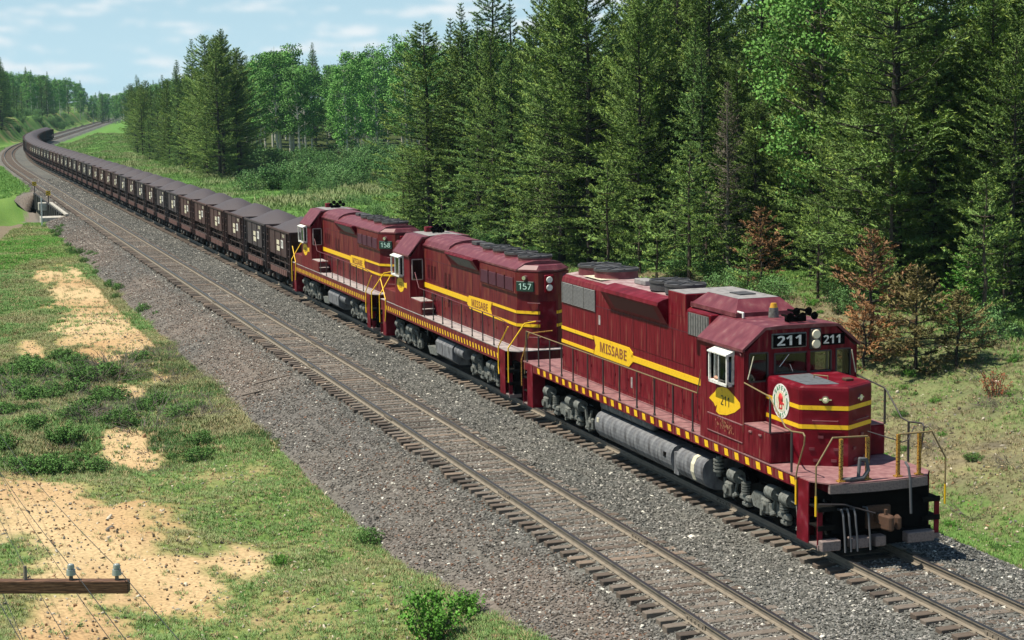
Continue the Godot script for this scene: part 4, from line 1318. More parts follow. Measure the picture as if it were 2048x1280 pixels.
# the two older locomotives, high hood forward; built at its front coupler, x running back
func older_locomotive(front: float, number: String, label: String) -> void:
	shift = Vector3(-9.25, 0, 0)
	var L := thing("diesel_locomotive", label, "locomotive", Vector3(front - 9.25, 0, 0), "diesel locomotives of the ore train")
	var deck := 1.82
	var f := MB.new()
	f.bx(-17.75, -1.65, 1.38, 1.79, -1.5, 1.5)
	f.bx(-1.65, -0.75, 1.45, 1.79, -1.1, 1.1)
	f.bx(-17.9, -17.75, 1.4, 1.79, -1.1, 1.1)
	f.bx(-17.75, -1.65, 1.37, 1.42, 1.5, 1.53)
	f.bx(-17.75, -1.65, 1.37, 1.42, -1.53, -1.5)
	put("frame", f, M.maroon_old, L)
	var d := MB.new()
	d.bx(-17.8, -1.6, 1.792, deck, -1.51, 1.51)
	d.ext([Vector2(-1.6, -1.5), Vector2(-1.1, -1.5), Vector2(-0.72, -1.15), Vector2(-0.68, 0.0), Vector2(-0.72, 1.15), Vector2(-1.1, 1.5), Vector2(-1.6, 1.5)], 1.792, deck, "y")
	put("walkway", d, M.deck_grey, L)
	sill_stripes(L, -2.0, -17.4, 0.345, 1.44, 1.62, 0.12, 0.07)
	for e in [[-0.72, 1.0], [-17.85, -1.0]]:
		for s in [-1.0, 1.0]:
			step_well(L, e[0], e[1], s, deck, M.maroon)
			# bent yellow rails at the steps
			var x: float = e[0]
			var q: float = e[1]
			pipe_part("step_handrail", M.yellow, L, [Vector3(x - q * 0.0, 0.8, s * 1.54), Vector3(x - q * 0.0, 1.95, s * 1.54), Vector3(x + q * 0.12, 2.75, s * 1.0), Vector3(x + q * 0.12, 2.8, s * 0.6)], 0.024)
			pipe_part("step_handrail", M.yellow, L, [Vector3(x - q * 0.95, 0.95, s * 1.56), Vector3(x - q * 1.02, 1.2, s * 1.55), Vector3(x - q * 1.02, 1.88, s * 1.54), Vector3(x - q * 0.1, 2.65, s * 1.5)], 0.024)
	box_part("pilot", M.black, L, -0.86, -0.78, 0.34, 1.45, -1.3, 1.3)
	box_part("rear_pilot", M.black, L, -17.72, -17.64, 0.34, 1.38, -1.3, 1.3)
	coupler(L, 0.0, 1.0)
	coupler(L, -18.5, -1.0)
	for z in [0.9, 0.7, -0.7]:
		pipe_part("air_hose", M.hose, L, [Vector3(-0.76, 1.1, z), Vector3(-0.6, 1.1, z), Vector3(-0.5, 0.6, z), Vector3(-0.46, 0.25, z)], 0.026)
	side_rail(L, [-11.06, -9.8, -8.55, -7.36, -6.14, -4.87, -3.64, -2.4], deck, 2.85, [Vector2(-12.3, 3.42), Vector2(-11.75, 2.86), Vector2(-2.0, 2.84), Vector2(-0.8, 2.75)], M.maroon_roof, M.dark_pipe)
	# long hood, its front corners cut off
	var plan := [Vector2(-13.05, 0.9), Vector2(-1.65, 0.9), Vector2(-1.1, 0.4), Vector2(-1.05, 0.35), Vector2(-1.05, -0.35), Vector2(-1.1, -0.4), Vector2(-1.65, -0.9), Vector2(-13.05, -0.9)]
	var h := MB.new()
	h.ext(plan, deck + 0.001, 4.4, "y")
	var hood := put("hood", h, M.maroon_old, L)
	var up := MB.new()
	up.ext([Vector2(-5.5, 0.96), Vector2(-1.63, 0.96), Vector2(-1.02, 0.44), Vector2(-0.96, 0.37), Vector2(-0.96, -0.37), Vector2(-1.02, -0.44), Vector2(-1.63, -0.96), Vector2(-5.5, -0.96)], 3.64, 4.36, "y")
	var upn := put("radiator_box", up, M.maroon_old, hood)
	var rplan := [Vector2(-13.05, 0.95), Vector2(-1.62, 0.95), Vector2(-1.0, 0.42), Vector2(-0.95, 0.36), Vector2(-0.95, -0.36), Vector2(-1.0, -0.42), Vector2(-1.62, -0.95), Vector2(-13.05, -0.95)]
	var rf := MB.new()
	rf.ext(rplan, 4.401, 4.46, "y")
	put("hood_eave", rf, M.maroon_roof, hood)
	var top := MB.new()
	top.ext([Vector2(0.94, 4.46), Vector2(0.62, 4.66), Vector2(0.3, 4.72), Vector2(-0.3, 4.72), Vector2(-0.62, 4.66), Vector2(-0.94, 4.46)], -13.05, -1.55, "x")
	top.ext([Vector2(-1.55, 0.9), Vector2(-1.05, 0.4), Vector2(-1.05, -0.4), Vector2(-1.55, -0.9)], 4.46, 4.6, "y", 0.75)
	put("hood_roof", top, M.maroon_roof, hood)
	for s in [-1.0, 1.0]:
		for k in 4:
			var sh := MB.new()
			var x0 := -5.38 + k * 0.9
			for i in 11:
				var y := 3.72 + i * 0.04
				sh.quad(Vector3(x0, y, s * 0.985), Vector3(x0 + 0.84, y, s * 0.985), Vector3(x0 + 0.84, y + 0.036, s * 0.964), Vector3(x0, y + 0.036, s * 0.964), Vector3(0, 0.5, s))
			put("shutter", sh, M.maroon_dark, upn)
			for x in [x0 - 0.03, x0 + 0.87]:
				box_part("shutter_post", M.maroon_roof, upn, x - 0.02, x + 0.02, 3.7, 4.18, s * 0.95, s * 0.99)
		# flared grille under the roof's edge
		var fl := MB.new()
		fl.ext([Vector2(s * 0.85, 4.42), Vector2(s * 1.14, 4.46), Vector2(s * 1.16, 4.4), Vector2(s * 0.91, 4.0), Vector2(s * 0.85, 4.0)], -9.3, -5.75, "x")
		var fln := put("brake_blister", fl, M.maroon, hood)
		var gr := MB.new()
		gr.quad(Vector3(-9.0, 4.37, s * 1.146), Vector3(-6.2, 4.37, s * 1.146), Vector3(-6.0, 4.05, s * 0.944), Vector3(-8.2, 4.05, s * 0.944), Vector3(0, -0.5, s))
		put("blister_grille", gr, M.screen_grey, fln)
		for x in [-12.3, -11.85, -11.45]:
			louvre(hood, x, 3.15, 3.7, 0.9)
		for x in [-10.0, -9.5]:
			louvre(hood, x, 2.98, 3.55, 0.9)
		for x in [-11.9, -11.5, -9.6]:
			louvre(hood, x, 2.3, 2.62, 0.9)
		var z: float = s * 0.918
		var wide := MB.new()
		wide.bx(-13.04, -7.2, 2.76, 2.95, z - s * 0.03, z)
		put("hood_stripe", wide, M.yellow, hood)
		var na := MB.new()
		na.ext([Vector2(-7.25, 2.86), Vector2(-7.02, 3.02), Vector2(-4.32, 3.06), Vector2(-4.5, 2.8), Vector2(-4.32, 2.53), Vector2(-6.95, 2.55), Vector2(-7.25, 2.7)], z - s * 0.03, z, "z")
		var pl := put("name_plate", na, M.yellow, hood)
		lettering("name", "MISSABE", 0.26, M.print_brown, pl, Vector3(-5.75, 2.8, z + s * 0.003), 0.0 if s > 0.0 else PI, 1.3)
	for y in [2.97, 2.53]:
		var bnd := MB.new()
		for s in [-1.0, 1.0]:
			var pth := [Vector2(-4.25, s * 0.9), Vector2(-1.65, s * 0.9), Vector2(-1.1, s * 0.4), Vector2(-1.05, s * 0.35), Vector2(-1.05, s * 0.24)]
			if s < 0.0:
				pth.reverse()
			bnd.band(pth, y, y + 0.1, 0.018)
		put("hood_stripe", bnd, M.yellow, hood)
	seams(hood, [-12.9, -12.0, -11.1, -10.2, -9.3, -8.4, -7.5, -6.6, -5.7, -4.8, -3.9, -3.0, -2.1], 1.92, 2.5, 0.9, M.maroon_old)
	seams(hood, [-12.9, -12.0, -11.1, -10.2, -9.3, -8.4, -7.5, -6.6, -5.7], 3.08, 3.9, 0.9, M.maroon_old, false)
	# front end
	for s in [-1.0, 1.0]:
		var fn := Vector3(0.65, 0, s * 0.76)
		var c := Vector3(-1.325, 3.9, s * 0.7) + fn * 0.015
		var bd := MB.new()
		bd.box(c, Vector3(0.68, 0.34, 0.06), Basis(Vector3.UP, atan2(fn.x, fn.z)), 0.015)
		var bn := put("number_board", bd, M.board_green, upn)
		lettering("number", number, 0.2, M.print_pale, bn, c + fn * 0.034, atan2(fn.x, fn.z), 1.15, 400)
		var cl := MB.new()
		cl.cyl(c + Vector3(0, 0.29, 0) - fn * 0.02, c + Vector3(0, 0.29, 0) + fn * 0.1, 0.09, 0.07, 14)
		put("class_light", cl, M.chrome, upn)
	var hl := MB.new()
	hl.box(Vector3(-0.93, 4.0, 0.0), Vector3(0.08, 0.6, 0.34), Basis.IDENTITY, 0.03)
	var hln := put("headlight", hl, M.maroon, upn)
	for y in [4.13, 3.87]:
		var le := MB.new()
		le.cyl(Vector3(-0.89, y, 0.0), Vector3(-0.86, y, 0.0), 0.115, 0.1, 16)
		put("lens", le, M.white, hln)
	for y in [3.35, 2.75, 2.2]:
		pipe_part("grab_iron", M.maroon_roof, hood, [Vector3(-1.3, y, 0.62), Vector3(-1.22, y, 0.66), Vector3(-0.95, y, 0.32), Vector3(-1.04, y, 0.3)], 0.015)
	box_part("end_door", M.maroon, hood, -1.06, -1.03, deck + 0.1, 3.4, -0.3, 0.3, 0.01)
	# roof fans, stacks and the arched hatch
	for x in [-2.3, -3.75, -5.3, -6.5]:
		fan(L, x, 4.64, 0.58 if x > -4.5 else 0.5, 0.14, M.maroon_roof)
	for x in [-7.6, -8.6]:
		box_part("exhaust_stack", M.roof_dark, L, x - 0.3, x + 0.3, 4.72, 4.86, -0.2, 0.2, 0.02)
	var arch := MB.new()
	var ap := [Vector2(0.92, 4.47)]
	for i in 9:
		var a := PI * i / 8
		ap.append(Vector2(cos(a) * 0.9, 4.5 + sin(a) * 0.34))
	ap.append(Vector2(-0.92, 4.47))
	arch.ext(ap, -12.95, -9.6, "x")
	put("arched_hatch", arch, M.maroon_roof, L)
	# cab
	var cab := cab_shell(L, -13.05, -15.35, deck + 0.001, 3.98, 4.72, 3.0, [[-1.4, -0.98, 3.06, 3.86], [0.98, 1.4, 3.06, 3.86]], M.maroon_roof, [-15.2, -13.9, 3.1, 3.92])
	var rp := MB.new()
	rp.ext([Vector2(0.7, 4.77), Vector2(0.5, 4.79), Vector2(-0.5, 4.79), Vector2(-0.7, 4.77), Vector2(-0.5, 4.72), Vector2(0.5, 4.72)], -15.38, -13.0, "x")
	put("roof_patch", rp, M.roof_grey, cab)
	for g in [[-1.4, -0.98], [0.98, 1.4]]:
		pane(cab, "front_window", Vector3(-13.02, 3.06, g[0]), Vector3(-13.02, 3.86, g[1]), 0, true, M.deck_grey)
	for s in [-1.0, 1.0]:
		window_box(cab, -15.2, -13.95, 3.08, 3.86, s, M.white)
		var pl := MB.new()
		var shp := []
		for q in [[-15.05, 2.7], [-14.95, 2.9], [-14.7, 3.0], [-14.2, 3.0], [-13.95, 2.86], [-13.7, 2.86], [-13.5, 2.9], [-13.5, 2.66], [-13.7, 2.68], [-13.95, 2.66], [-14.1, 2.5], [-14.5, 2.42], [-14.85, 2.52]]:
			shp.append(Vector2(q[0], q[1]))
		pl.ext(shp, s * 1.502, s * 1.508, "z")
		var pn := put("number_plate", pl, M.yellow, cab)
		lettering("number", number, 0.22, M.print_brown, pn, Vector3(-14.45, 2.72, s * 1.512), 0.0 if s > 0.0 else PI, 1.0, 400)
		var st := MB.new()
		st.bx(-17.1, -11.45, deck + 0.001, 2.34, s * 1.0, s * 1.498, 0.02)
		var bn := put("battery_box", st, M.maroon_old, L)
		box_part("lid", M.deck_grey, bn, -13.0, -11.5, 2.341, 2.36, s * 1.0, s * 1.48)
		box_part("step_recess", M.maroon_dark, bn, -11.45, -11.42, deck + 0.05, 2.28, s * 1.03, s * 1.44)
		box_part("step", M.deck_grey, bn, -11.44, -11.2, 2.06, 2.085, s * 1.03, s * 1.46)
	var sh := MB.new()
	sh.bx(-17.5, -15.35, deck + 0.002, 4.3, -0.9, 0.9, 0.08)
	put("short_hood", sh, M.maroon_old, L)
	horns(L, -14.3, 4.8, -0.1, M.black)
	box_part("roof_box", M.maroon, L, -15.1, -14.8, 4.78, 5.0, 0.0, 0.3, 0.02)
	# tanks and gear between the trucks
	for s in [-1.0, 1.0]:
		var tk := MB.new()
		tk.ext([Vector2(s * 0.1, 1.2), Vector2(s * 1.36, 1.2), Vector2(s * 1.48, 1.05), Vector2(s * 1.48, 0.62), Vector2(s * 1.2, 0.42), Vector2(s * 0.1, 0.38)], -9.6, -7.4, "x")
		put("fuel_tank", tk, M.tank_grey, L)
		var pt := MB.new()
		pt.ext([Vector2(-10.6, 0.75), Vector2(-9.5, 0.8), Vector2(-9.4, 0.52), Vector2(-10.3, 0.48)], s * 0.9, s * 1.5, "z")
		put("side_plate", pt, M.truck_grey, L)
		var ar := MB.new()
		ar.cyl(Vector3(-7.3, 0.98, s * 1.25), Vector3(-6.2, 0.98, s * 1.25), 0.2, 0.2, 14)
		put("air_tank", ar, M.tank_grey, L)
	loco_truck(L, -3.95, 1.75, 0.5)
	loco_truck(L, -14.55, 1.75, 0.5)
	shift = Vector3.ZERO


func ore_car(k: int) -> Node3D:
	# built round the middle of the car
	var o := Node3D.new()
	o.name = "ore_car"
	var side: Material = M["car_side_%d" % k]
	var b := MB.new()
	b.bx(-2.36, 2.36, 1.84, 3.2, -1.42, 1.42)
	for s in [-1.0, 1.0]:
		b.bx(-3.26, 3.26, 3.16, 3.27, s * 1.36, s * 1.46, 0.01)
		b.bx(s * 3.26, s * 3.16, 3.16, 3.27, -1.36, 1.36)
		# sloping ends under the rim
		b.quad(Vector3(s * 3.2, 3.2, -1.38), Vector3(s * 3.2, 3.2, 1.38), Vector3(s * 2.36, 1.9, 1.3), Vector3(s * 2.36, 1.9, -1.3), Vector3(s, -0.7, 0))
		b.tri(Vector3(s * 3.2, 3.18, 1.36), Vector3(s * 2.36, 3.18, 1.38), Vector3(s * 2.36, 1.9, 1.3), Vector3(0, 0, 1))
		b.tri(Vector3(s * 3.2, 3.18, -1.36), Vector3(s * 2.36, 3.18, -1.38), Vector3(s * 2.36, 1.9, -1.3), Vector3(0, 0, -1))
		for x in [-2.36, -0.8, 0.8, 2.36]:
			b.bx(x - 0.03, x + 0.03, 1.84, 3.16, s * 1.42, s * 1.455)
		# hopper slopes below
		b.quad(Vector3(-1.9, 1.84, s * 1.35), Vector3(1.9, 1.84, s * 1.35), Vector3(1.1, 0.75, s * 0.45), Vector3(-1.1, 0.75, s * 0.45), Vector3(0, -0.4, s))
		b.quad(Vector3(s * 1.9, 1.84, -1.35), Vector3(s * 1.9, 1.84, 1.35), Vector3(s * 1.1, 0.75, 0.45), Vector3(s * 1.1, 0.75, -0.45), Vector3(s, -0.4, 0))
	put("hopper", b, side, o)
	var fr := MB.new()
	fr.bx(-3.3, 3.3, 0.82, 1.12, -0.22, 0.22)
	for s in [-1.0, 1.0]:
		fr.bx(-3.28, 3.28, 1.12, 1.2, s * 1.3, s * 1.42)
		fr.bx(s * 3.3, s * 3.2, 0.8, 1.2, -1.4, 1.4)
		for x in [-1.6, 0.0, 1.6]:
			fr.bar(Vector3(x, 1.2, s * 1.36), Vector3(x * 0.8, 1.84, s * 1.3), 0.07, 0.06)
		fr.bx(-2.2, 2.2, 1.5, 1.54, s * 1.3, s * 1.36)
	put("underframe", fr, M.car_frame, o)
	for s in [-1.0, 1.0]:
		var sl := MB.new()
		sl.bx(-2.3, 2.3, 0.84, 1.14, s * 1.38, s * 1.44)
		for i in 8:
			sl.bx(-2.2 + i * 0.6, -2.15 + i * 0.6, 0.84, 1.14, s * 1.44, s * 1.46)
		put("side_sill", sl, M.car_sill, o)
		for e in [-1.0, 1.0]:
			var po := MB.new()
			po.bx(e * 3.26, e * 3.16, 0.8, 3.16, s * 1.34, s * 1.45)
			po.bx(e * 2.75, e * 2.7, 0.9, 3.16, s * 1.36, s * 1.44)
			for i in 5:
				po.bx(e * 2.75, e * 3.2, 1.15 + i * 0.4, 1.18 + i * 0.4, s * 1.42, s * 1.45)
			put("end_ladder", po, side, o)
	var ld := MB.new()
	ld.tinted = false
	rng.seed = 40 + k
	var nx := 12
	var nz := 8
	var pts := []
	for i in nx + 1:
		for j in nz + 1:
			var u := -1.0 + 2.0 * i / nx
			var v := -1.0 + 2.0 * j / nz
			var hgt := 3.16 + 0.72 * (1.0 - pow(absf(v), 1.5)) * (1.0 - pow(absf(u), 1.9)) + rng.randf_range(-0.02, 0.02)
			pts.append(Vector3(u * 3.17, hgt, v * 1.37))
	for i in nx:
		for j in nz:
			var a: Vector3 = pts[i * (nz + 1) + j]
			var c2: Vector3 = pts[i * (nz + 1) + j + 1]
			var d: Vector3 = pts[(i + 1) * (nz + 1) + j]
			var e: Vector3 = pts[(i + 1) * (nz + 1) + j + 1]
			var nn := func(p: Vector3) -> Vector3: return Vector3(signf(p.x) * pow(absf(p.x / 3.17), 0.9) * 0.5, 1, signf(p.z) * pow(absf(p.z / 1.37), 0.7) * 0.68).normalized()
			ld.put(a, c2, d, nn.call(a), nn.call(c2), nn.call(d))
			ld.put(c2, e, d, nn.call(c2), nn.call(e), nn.call(d))
	put("ore_load", ld, M.pellets, o)
	for s in [-1.0, 1.0]:
		var pl := MB.new()
		var z0: float = s * 1.422
		var z1: float = s * 1.43
		pl.bx(0.72, 1.42, 2.28, 2.72, z0, z1)
		var p1 := put("stencil_panel", pl, M.white, o)
		lettering("stencil", "70", 0.26, M.print_black, p1, Vector3(1.08, 2.5, s * 1.432), 0.0 if s > 0.0 else PI, 1.0, 400)
		for q in [[-0.35, 0.35, 2.42, 2.66], [-0.35, 0.45, 2.08, 2.34]]:
			var c2 := MB.new()
			c2.bx(q[0], q[1], q[2], q[3], z0, z1)
			put("stencil_panel", c2, M.cream, o)
		lettering("stencil", "DMIR", 0.17, M.cream, o, Vector3(1.55, 2.96, s * 1.432), 0.0 if s > 0.0 else PI, 1.0, 400)
	for cx in [-2.1, 2.1]:
		var tr := MB.new()
		for s in [-1.0, 1.0]:
			tr.ext([Vector2(cx - 1.0, 0.5), Vector2(cx - 0.95, 0.66), Vector2(cx - 0.35, 0.78), Vector2(cx + 0.35, 0.78), Vector2(cx + 0.95, 0.66), Vector2(cx + 1.0, 0.5), Vector2(cx + 0.4, 0.28), Vector2(cx - 0.4, 0.28)], s * 0.95, s * 1.05, "z")
			for e in [-0.84, 0.84]:
				tr.box(Vector3(cx + e, 0.46, s * 1.08), Vector3(0.26, 0.26, 0.2), Basis.IDENTITY, 0.04)
		tr.bx(cx - 0.2, cx + 0.2, 0.5, 0.85, -1.0, 1.0)
		var tn := put("truck", tr, M.car_frame, o)
		for e in [-0.84, 0.84]:
			for s in [-1.0, 1.0]:
				var w := MB.new()
				w.cyl(Vector3(cx + e, 0.42, s * 0.68), Vector3(cx + e, 0.42, s * 0.8), 0.42, 0.42, 16)
				put("wheel", w, M.truck_dark, tn)
				var jb := MB.new()
				jb.box(Vector3(cx + e, 0.45, s * 1.2), Vector3(0.16, 0.16, 0.05), Basis.IDENTITY, 0.02)
				put("journal_cover", jb, M.truck_grey, tn)
	return o


func ordinal(n: int) -> String:
	var ones := ["", "first", "second", "third", "fourth", "fifth", "sixth", "seventh", "eighth", "ninth", "tenth", "eleventh", "twelfth", "thirteenth", "fourteenth", "fifteenth", "sixteenth", "seventeenth", "eighteenth", "nineteenth"]
	if n < 20:
		return ones[n]
	var tens := ["", "", "twent", "thirt", "fort", "fift", "sixt"]
	if n % 10 == 0:
		return tens[n / 10] + "ieth"
	return tens[n / 10] + "y-" + ones[n % 10]


func build_train() -> void:
	lead_locomotive()
	older_locomotive(-20.98, "157", "middle maroon locomotive numbered 157, its tall hood facing forward")
	older_locomotive(-39.48, "158", "rear maroon locomotive numbered 158, coupled to the ore cars")
	var proto := [ore_car(0), ore_car(1), ore_car(2)]
	rng.seed = 8
	var x := -58.05 - 3.5
	for i in 62:
		var k := [0, 1, 0, 2, 2, 2, 1, 1, 0, 1][i % 10] as int
		var at := Transform3D(Basis(Vector3.UP, track_turn(x)), Vector3(x, 0, track_z(x)))
		var where: String = " ore car behind the locomotives, heaped with dark pellets"
		var look: String = ["brown ", "grey-brown ", "red-brown "][k]
		copy_of(proto[k], at, look + ordinal(i + 1) + where, "ore car", "loaded ore cars of the train")
		x -= 7.08 * cos(track_turn(x))
	for p in proto:
		p.free()


func engineer() -> void:
	# the driver at the open window: a body of overlapping tapered limbs welded by a smooth field
	var joints := [[Vector3(-5.35, 2.75, 1.12), Vector3(-5.38, 3.3, 1.1), 0.17, 0.2], [Vector3(-5.38, 3.3, 1.1), Vector3(-5.37, 3.45, 1.1), 0.09, 0.06], [Vector3(-5.36, 3.56, 1.1), Vector3(-5.34, 3.66, 1.1), 0.1, 0.095], [Vector3(-5.38, 3.27, 1.25), Vector3(-5.3, 3.1, 1.42), 0.06, 0.05], [Vector3(-5.38, 3.27, 0.95), Vector3(-5.2, 3.0, 0.9), 0.06, 0.05], [Vector3(-5.2, 3.0, 0.9), Vector3(-4.95, 2.98, 0.95), 0.05, 0.035], [Vector3(-5.35, 2.75, 1.2), Vector3(-4.95, 2.72, 1.2), 0.1, 0.07], [Vector3(-5.35, 2.75, 1.0), Vector3(-4.95, 2.72, 1.0), 0.1, 0.07], [Vector3(-4.95, 2.72, 1.2), Vector3(-4.95, 2.3, 1.2), 0.065, 0.05], [Vector3(-4.95, 2.72, 1.0), Vector3(-4.95, 2.3, 1.0), 0.065, 0.05]]
	var o := thing("person", "person in dark work clothes at the lead locomotive's side window, forearm on the sill", "person", Vector3(-5.35, 2.07, 1.1))
	o.position.x -= 0.45
	shift = o.position + Vector3(0.45, 0, 0)
	put("body", field_mesh(joints, 0.03), M.cloth_blue, o)
	put("head", field_mesh([[Vector3(-5.36, 3.53, 1.1), Vector3(-5.34, 3.67, 1.1), 0.095, 0.09], [Vector3(-5.27, 3.57, 1.1), Vector3(-5.24, 3.55, 1.1), 0.03, 0.02]], 0.018), M.skin, o)
	put("forearm", field_mesh([[Vector3(-5.3, 3.12, 1.4), Vector3(-5.2, 3.35, 1.6), 0.05, 0.042], [Vector3(-5.2, 3.35, 1.6), Vector3(-5.12, 3.38, 1.63), 0.045, 0.035], [Vector3(-5.12, 3.38, 1.62), Vector3(-5.03, 3.355, 1.62), 0.014, 0.01], [Vector3(-5.12, 3.38, 1.645), Vector3(-5.03, 3.355, 1.655), 0.014, 0.01], [Vector3(-5.12, 3.38, 1.6), Vector3(-5.04, 3.355, 1.59), 0.013, 0.01]], 0.014), M.skin, o)
	var cap := MB.new()
	cap.ball(Vector3(-5.355, 3.69, 1.1), Vector3(0.105, 0.07, 0.1), 14, 6)
	cap.box(Vector3(-5.22, 3.68, 1.1), Vector3(0.12, 0.012, 0.14), Basis(Vector3.BACK, -0.15), 0.005)
	put("cap", cap, M.print_black, o)
	shift = Vector3.ZERO


# the skin of a smoothly joined set of tapered capsules (surface nets)
func field_mesh(bones: Array, cell: float) -> MB:
	var lo := Vector3.INF
	var hi := -Vector3.INF
	for b in bones:
		for p in [b[0], b[1]]:
			lo = lo.min(p - Vector3.ONE * 0.26)
			hi = hi.max(p + Vector3.ONE * 0.26)
	var n := Vector3i(((hi - lo) / cell).ceil()) + Vector3i.ONE
	var f := func(p: Vector3) -> float:
		var s := 0.0
		for b in bones:
			var ab: Vector3 = b[1] - b[0]
			var t := clampf((p - b[0]).dot(ab) / maxf(ab.length_squared(), 1e-6), 0.0, 1.0)
			s += exp(-((p - b[0] - ab * t).length() - lerpf(b[2], b[3], t)) / (cell * 0.7))
		return -log(maxf(s, 1e-30)) * cell * 0.7
	var v := PackedFloat32Array()
	v.resize(n.x * n.y * n.z)
	for i in n.x:
		for j in n.y:
			for k in n.z:
				v[(i * n.y + j) * n.z + k] = f.call(lo + Vector3(i, j, k) * cell)
	var vert := {}
	for i in n.x - 1:
		for j in n.y - 1:
			for k in n.z - 1:
				var sum := Vector3.ZERO
				var cnt := 0
				for e in [[0, 1], [2, 3], [4, 5], [6, 7], [0, 2], [1, 3], [4, 6], [5, 7], [0, 4], [1, 5], [2, 6], [3, 7]]:
					var a := Vector3i(e[0] >> 2, (e[0] >> 1) & 1, e[0] & 1)
					var b := Vector3i(e[1] >> 2, (e[1] >> 1) & 1, e[1] & 1)
					var va := v[((i + a.x) * n.y + j + a.y) * n.z + k + a.z]
					var vb := v[((i + b.x) * n.y + j + b.y) * n.z + k + b.z]
					if (va < 0.0) != (vb < 0.0):
						sum += Vector3(a).lerp(Vector3(b), va / (va - vb))
						cnt += 1
				if cnt:
					vert[Vector3i(i, j, k)] = lo + (Vector3(i, j, k) + sum / cnt) * cell
	var mb := MB.new()
	var nrm := func(p: Vector3) -> Vector3:
		var h := cell * 0.5
		return Vector3(f.call(p + Vector3(h, 0, 0)) - f.call(p - Vector3(h, 0, 0)), f.call(p + Vector3(0, h, 0)) - f.call(p - Vector3(0, h, 0)), f.call(p + Vector3(0, 0, h)) - f.call(p - Vector3(0, 0, h))).normalized()
	for c in vert:
		for ax in 3:
			var d := Vector3i.ZERO
			d[ax] = 1
			var g: Vector3i = c
			var v0 := v[(g.x * n.y + g.y) * n.z + g.z]
			var v1 := v[((g.x + d.x) * n.y + g.y + d.y) * n.z + g.z + d.z]
			if (v0 < 0.0) == (v1 < 0.0):
				continue
			var u := Vector3i.ZERO
			var w := Vector3i.ZERO
			u[(ax + 1) % 3] = 1
			w[(ax + 2) % 3] = 1
			var q := [g, g - u, g - u - w, g - w]
			var ok := true
			for s in q:
				ok = ok and vert.has(s)
			if ok:
				var P := []
				var Q := []
				for s in q:
					P.append(vert[s])
					Q.append(nrm.call(vert[s]))
				mb.put(P[0], P[1], P[2], Q[0], Q[1], Q[2])
				mb.put(P[0], P[2], P[3], Q[0], Q[2], Q[3])
	return mb


# ---------------------------------------------------------------- trees and shrubs
class Leaf:
	var V := PackedVector3Array()
	var N := PackedVector3Array()
	var C := PackedColorArray()

	# one blade or leaf: a diamond from a to b, w wide
	func blade(a: Vector3, b: Vector3, side: Vector3, w: float, lean: Vector3, c: Color) -> void:
		var m := a.lerp(b, 0.45)
		var p := m + side * w
		var q := m - side * w
		var n := (b - a).cross(side).normalized()
		if n.dot(lean) < 0.0:
			n = -n
		var s := (n + lean * 0.55).normalized()
		if (q - a).cross(p - a).dot(n) < 0.0:
			V.append_array([a, q, p, q, b, p])
		else:
			V.append_array([a, p, q, p, b, q])
		N.append_array([s, s, s, s, s, s])
		C.append_array([c, c, c, c, c, c])

	func mesh(m: Material) -> ArrayMesh:
		var a := []
		a.resize(Mesh.ARRAY_MAX)
		a[Mesh.ARRAY_VERTEX] = V
		a[Mesh.ARRAY_NORMAL] = N
		a[Mesh.ARRAY_COLOR] = C
		var out := ArrayMesh.new()
		out.add_surface_from_arrays(Mesh.PRIMITIVE_TRIANGLES, a)
		out.surface_set_material(0, m)
		return out


func rnd_dir() -> Vector3:
	var v := Vector3(rng.randfn(), rng.randfn(), rng.randfn())
	return v.normalized() if v.length() > 0.01 else Vector3.UP


func tree_node(called: String, parts: Array) -> Node3D:
	var o := Node3D.new()
	o.name = called
	for p in parts:
		var mi := MeshInstance3D.new()
		mi.name = p[0]
		mi.mesh = p[1]
		o.add_child(mi, true)
	return o


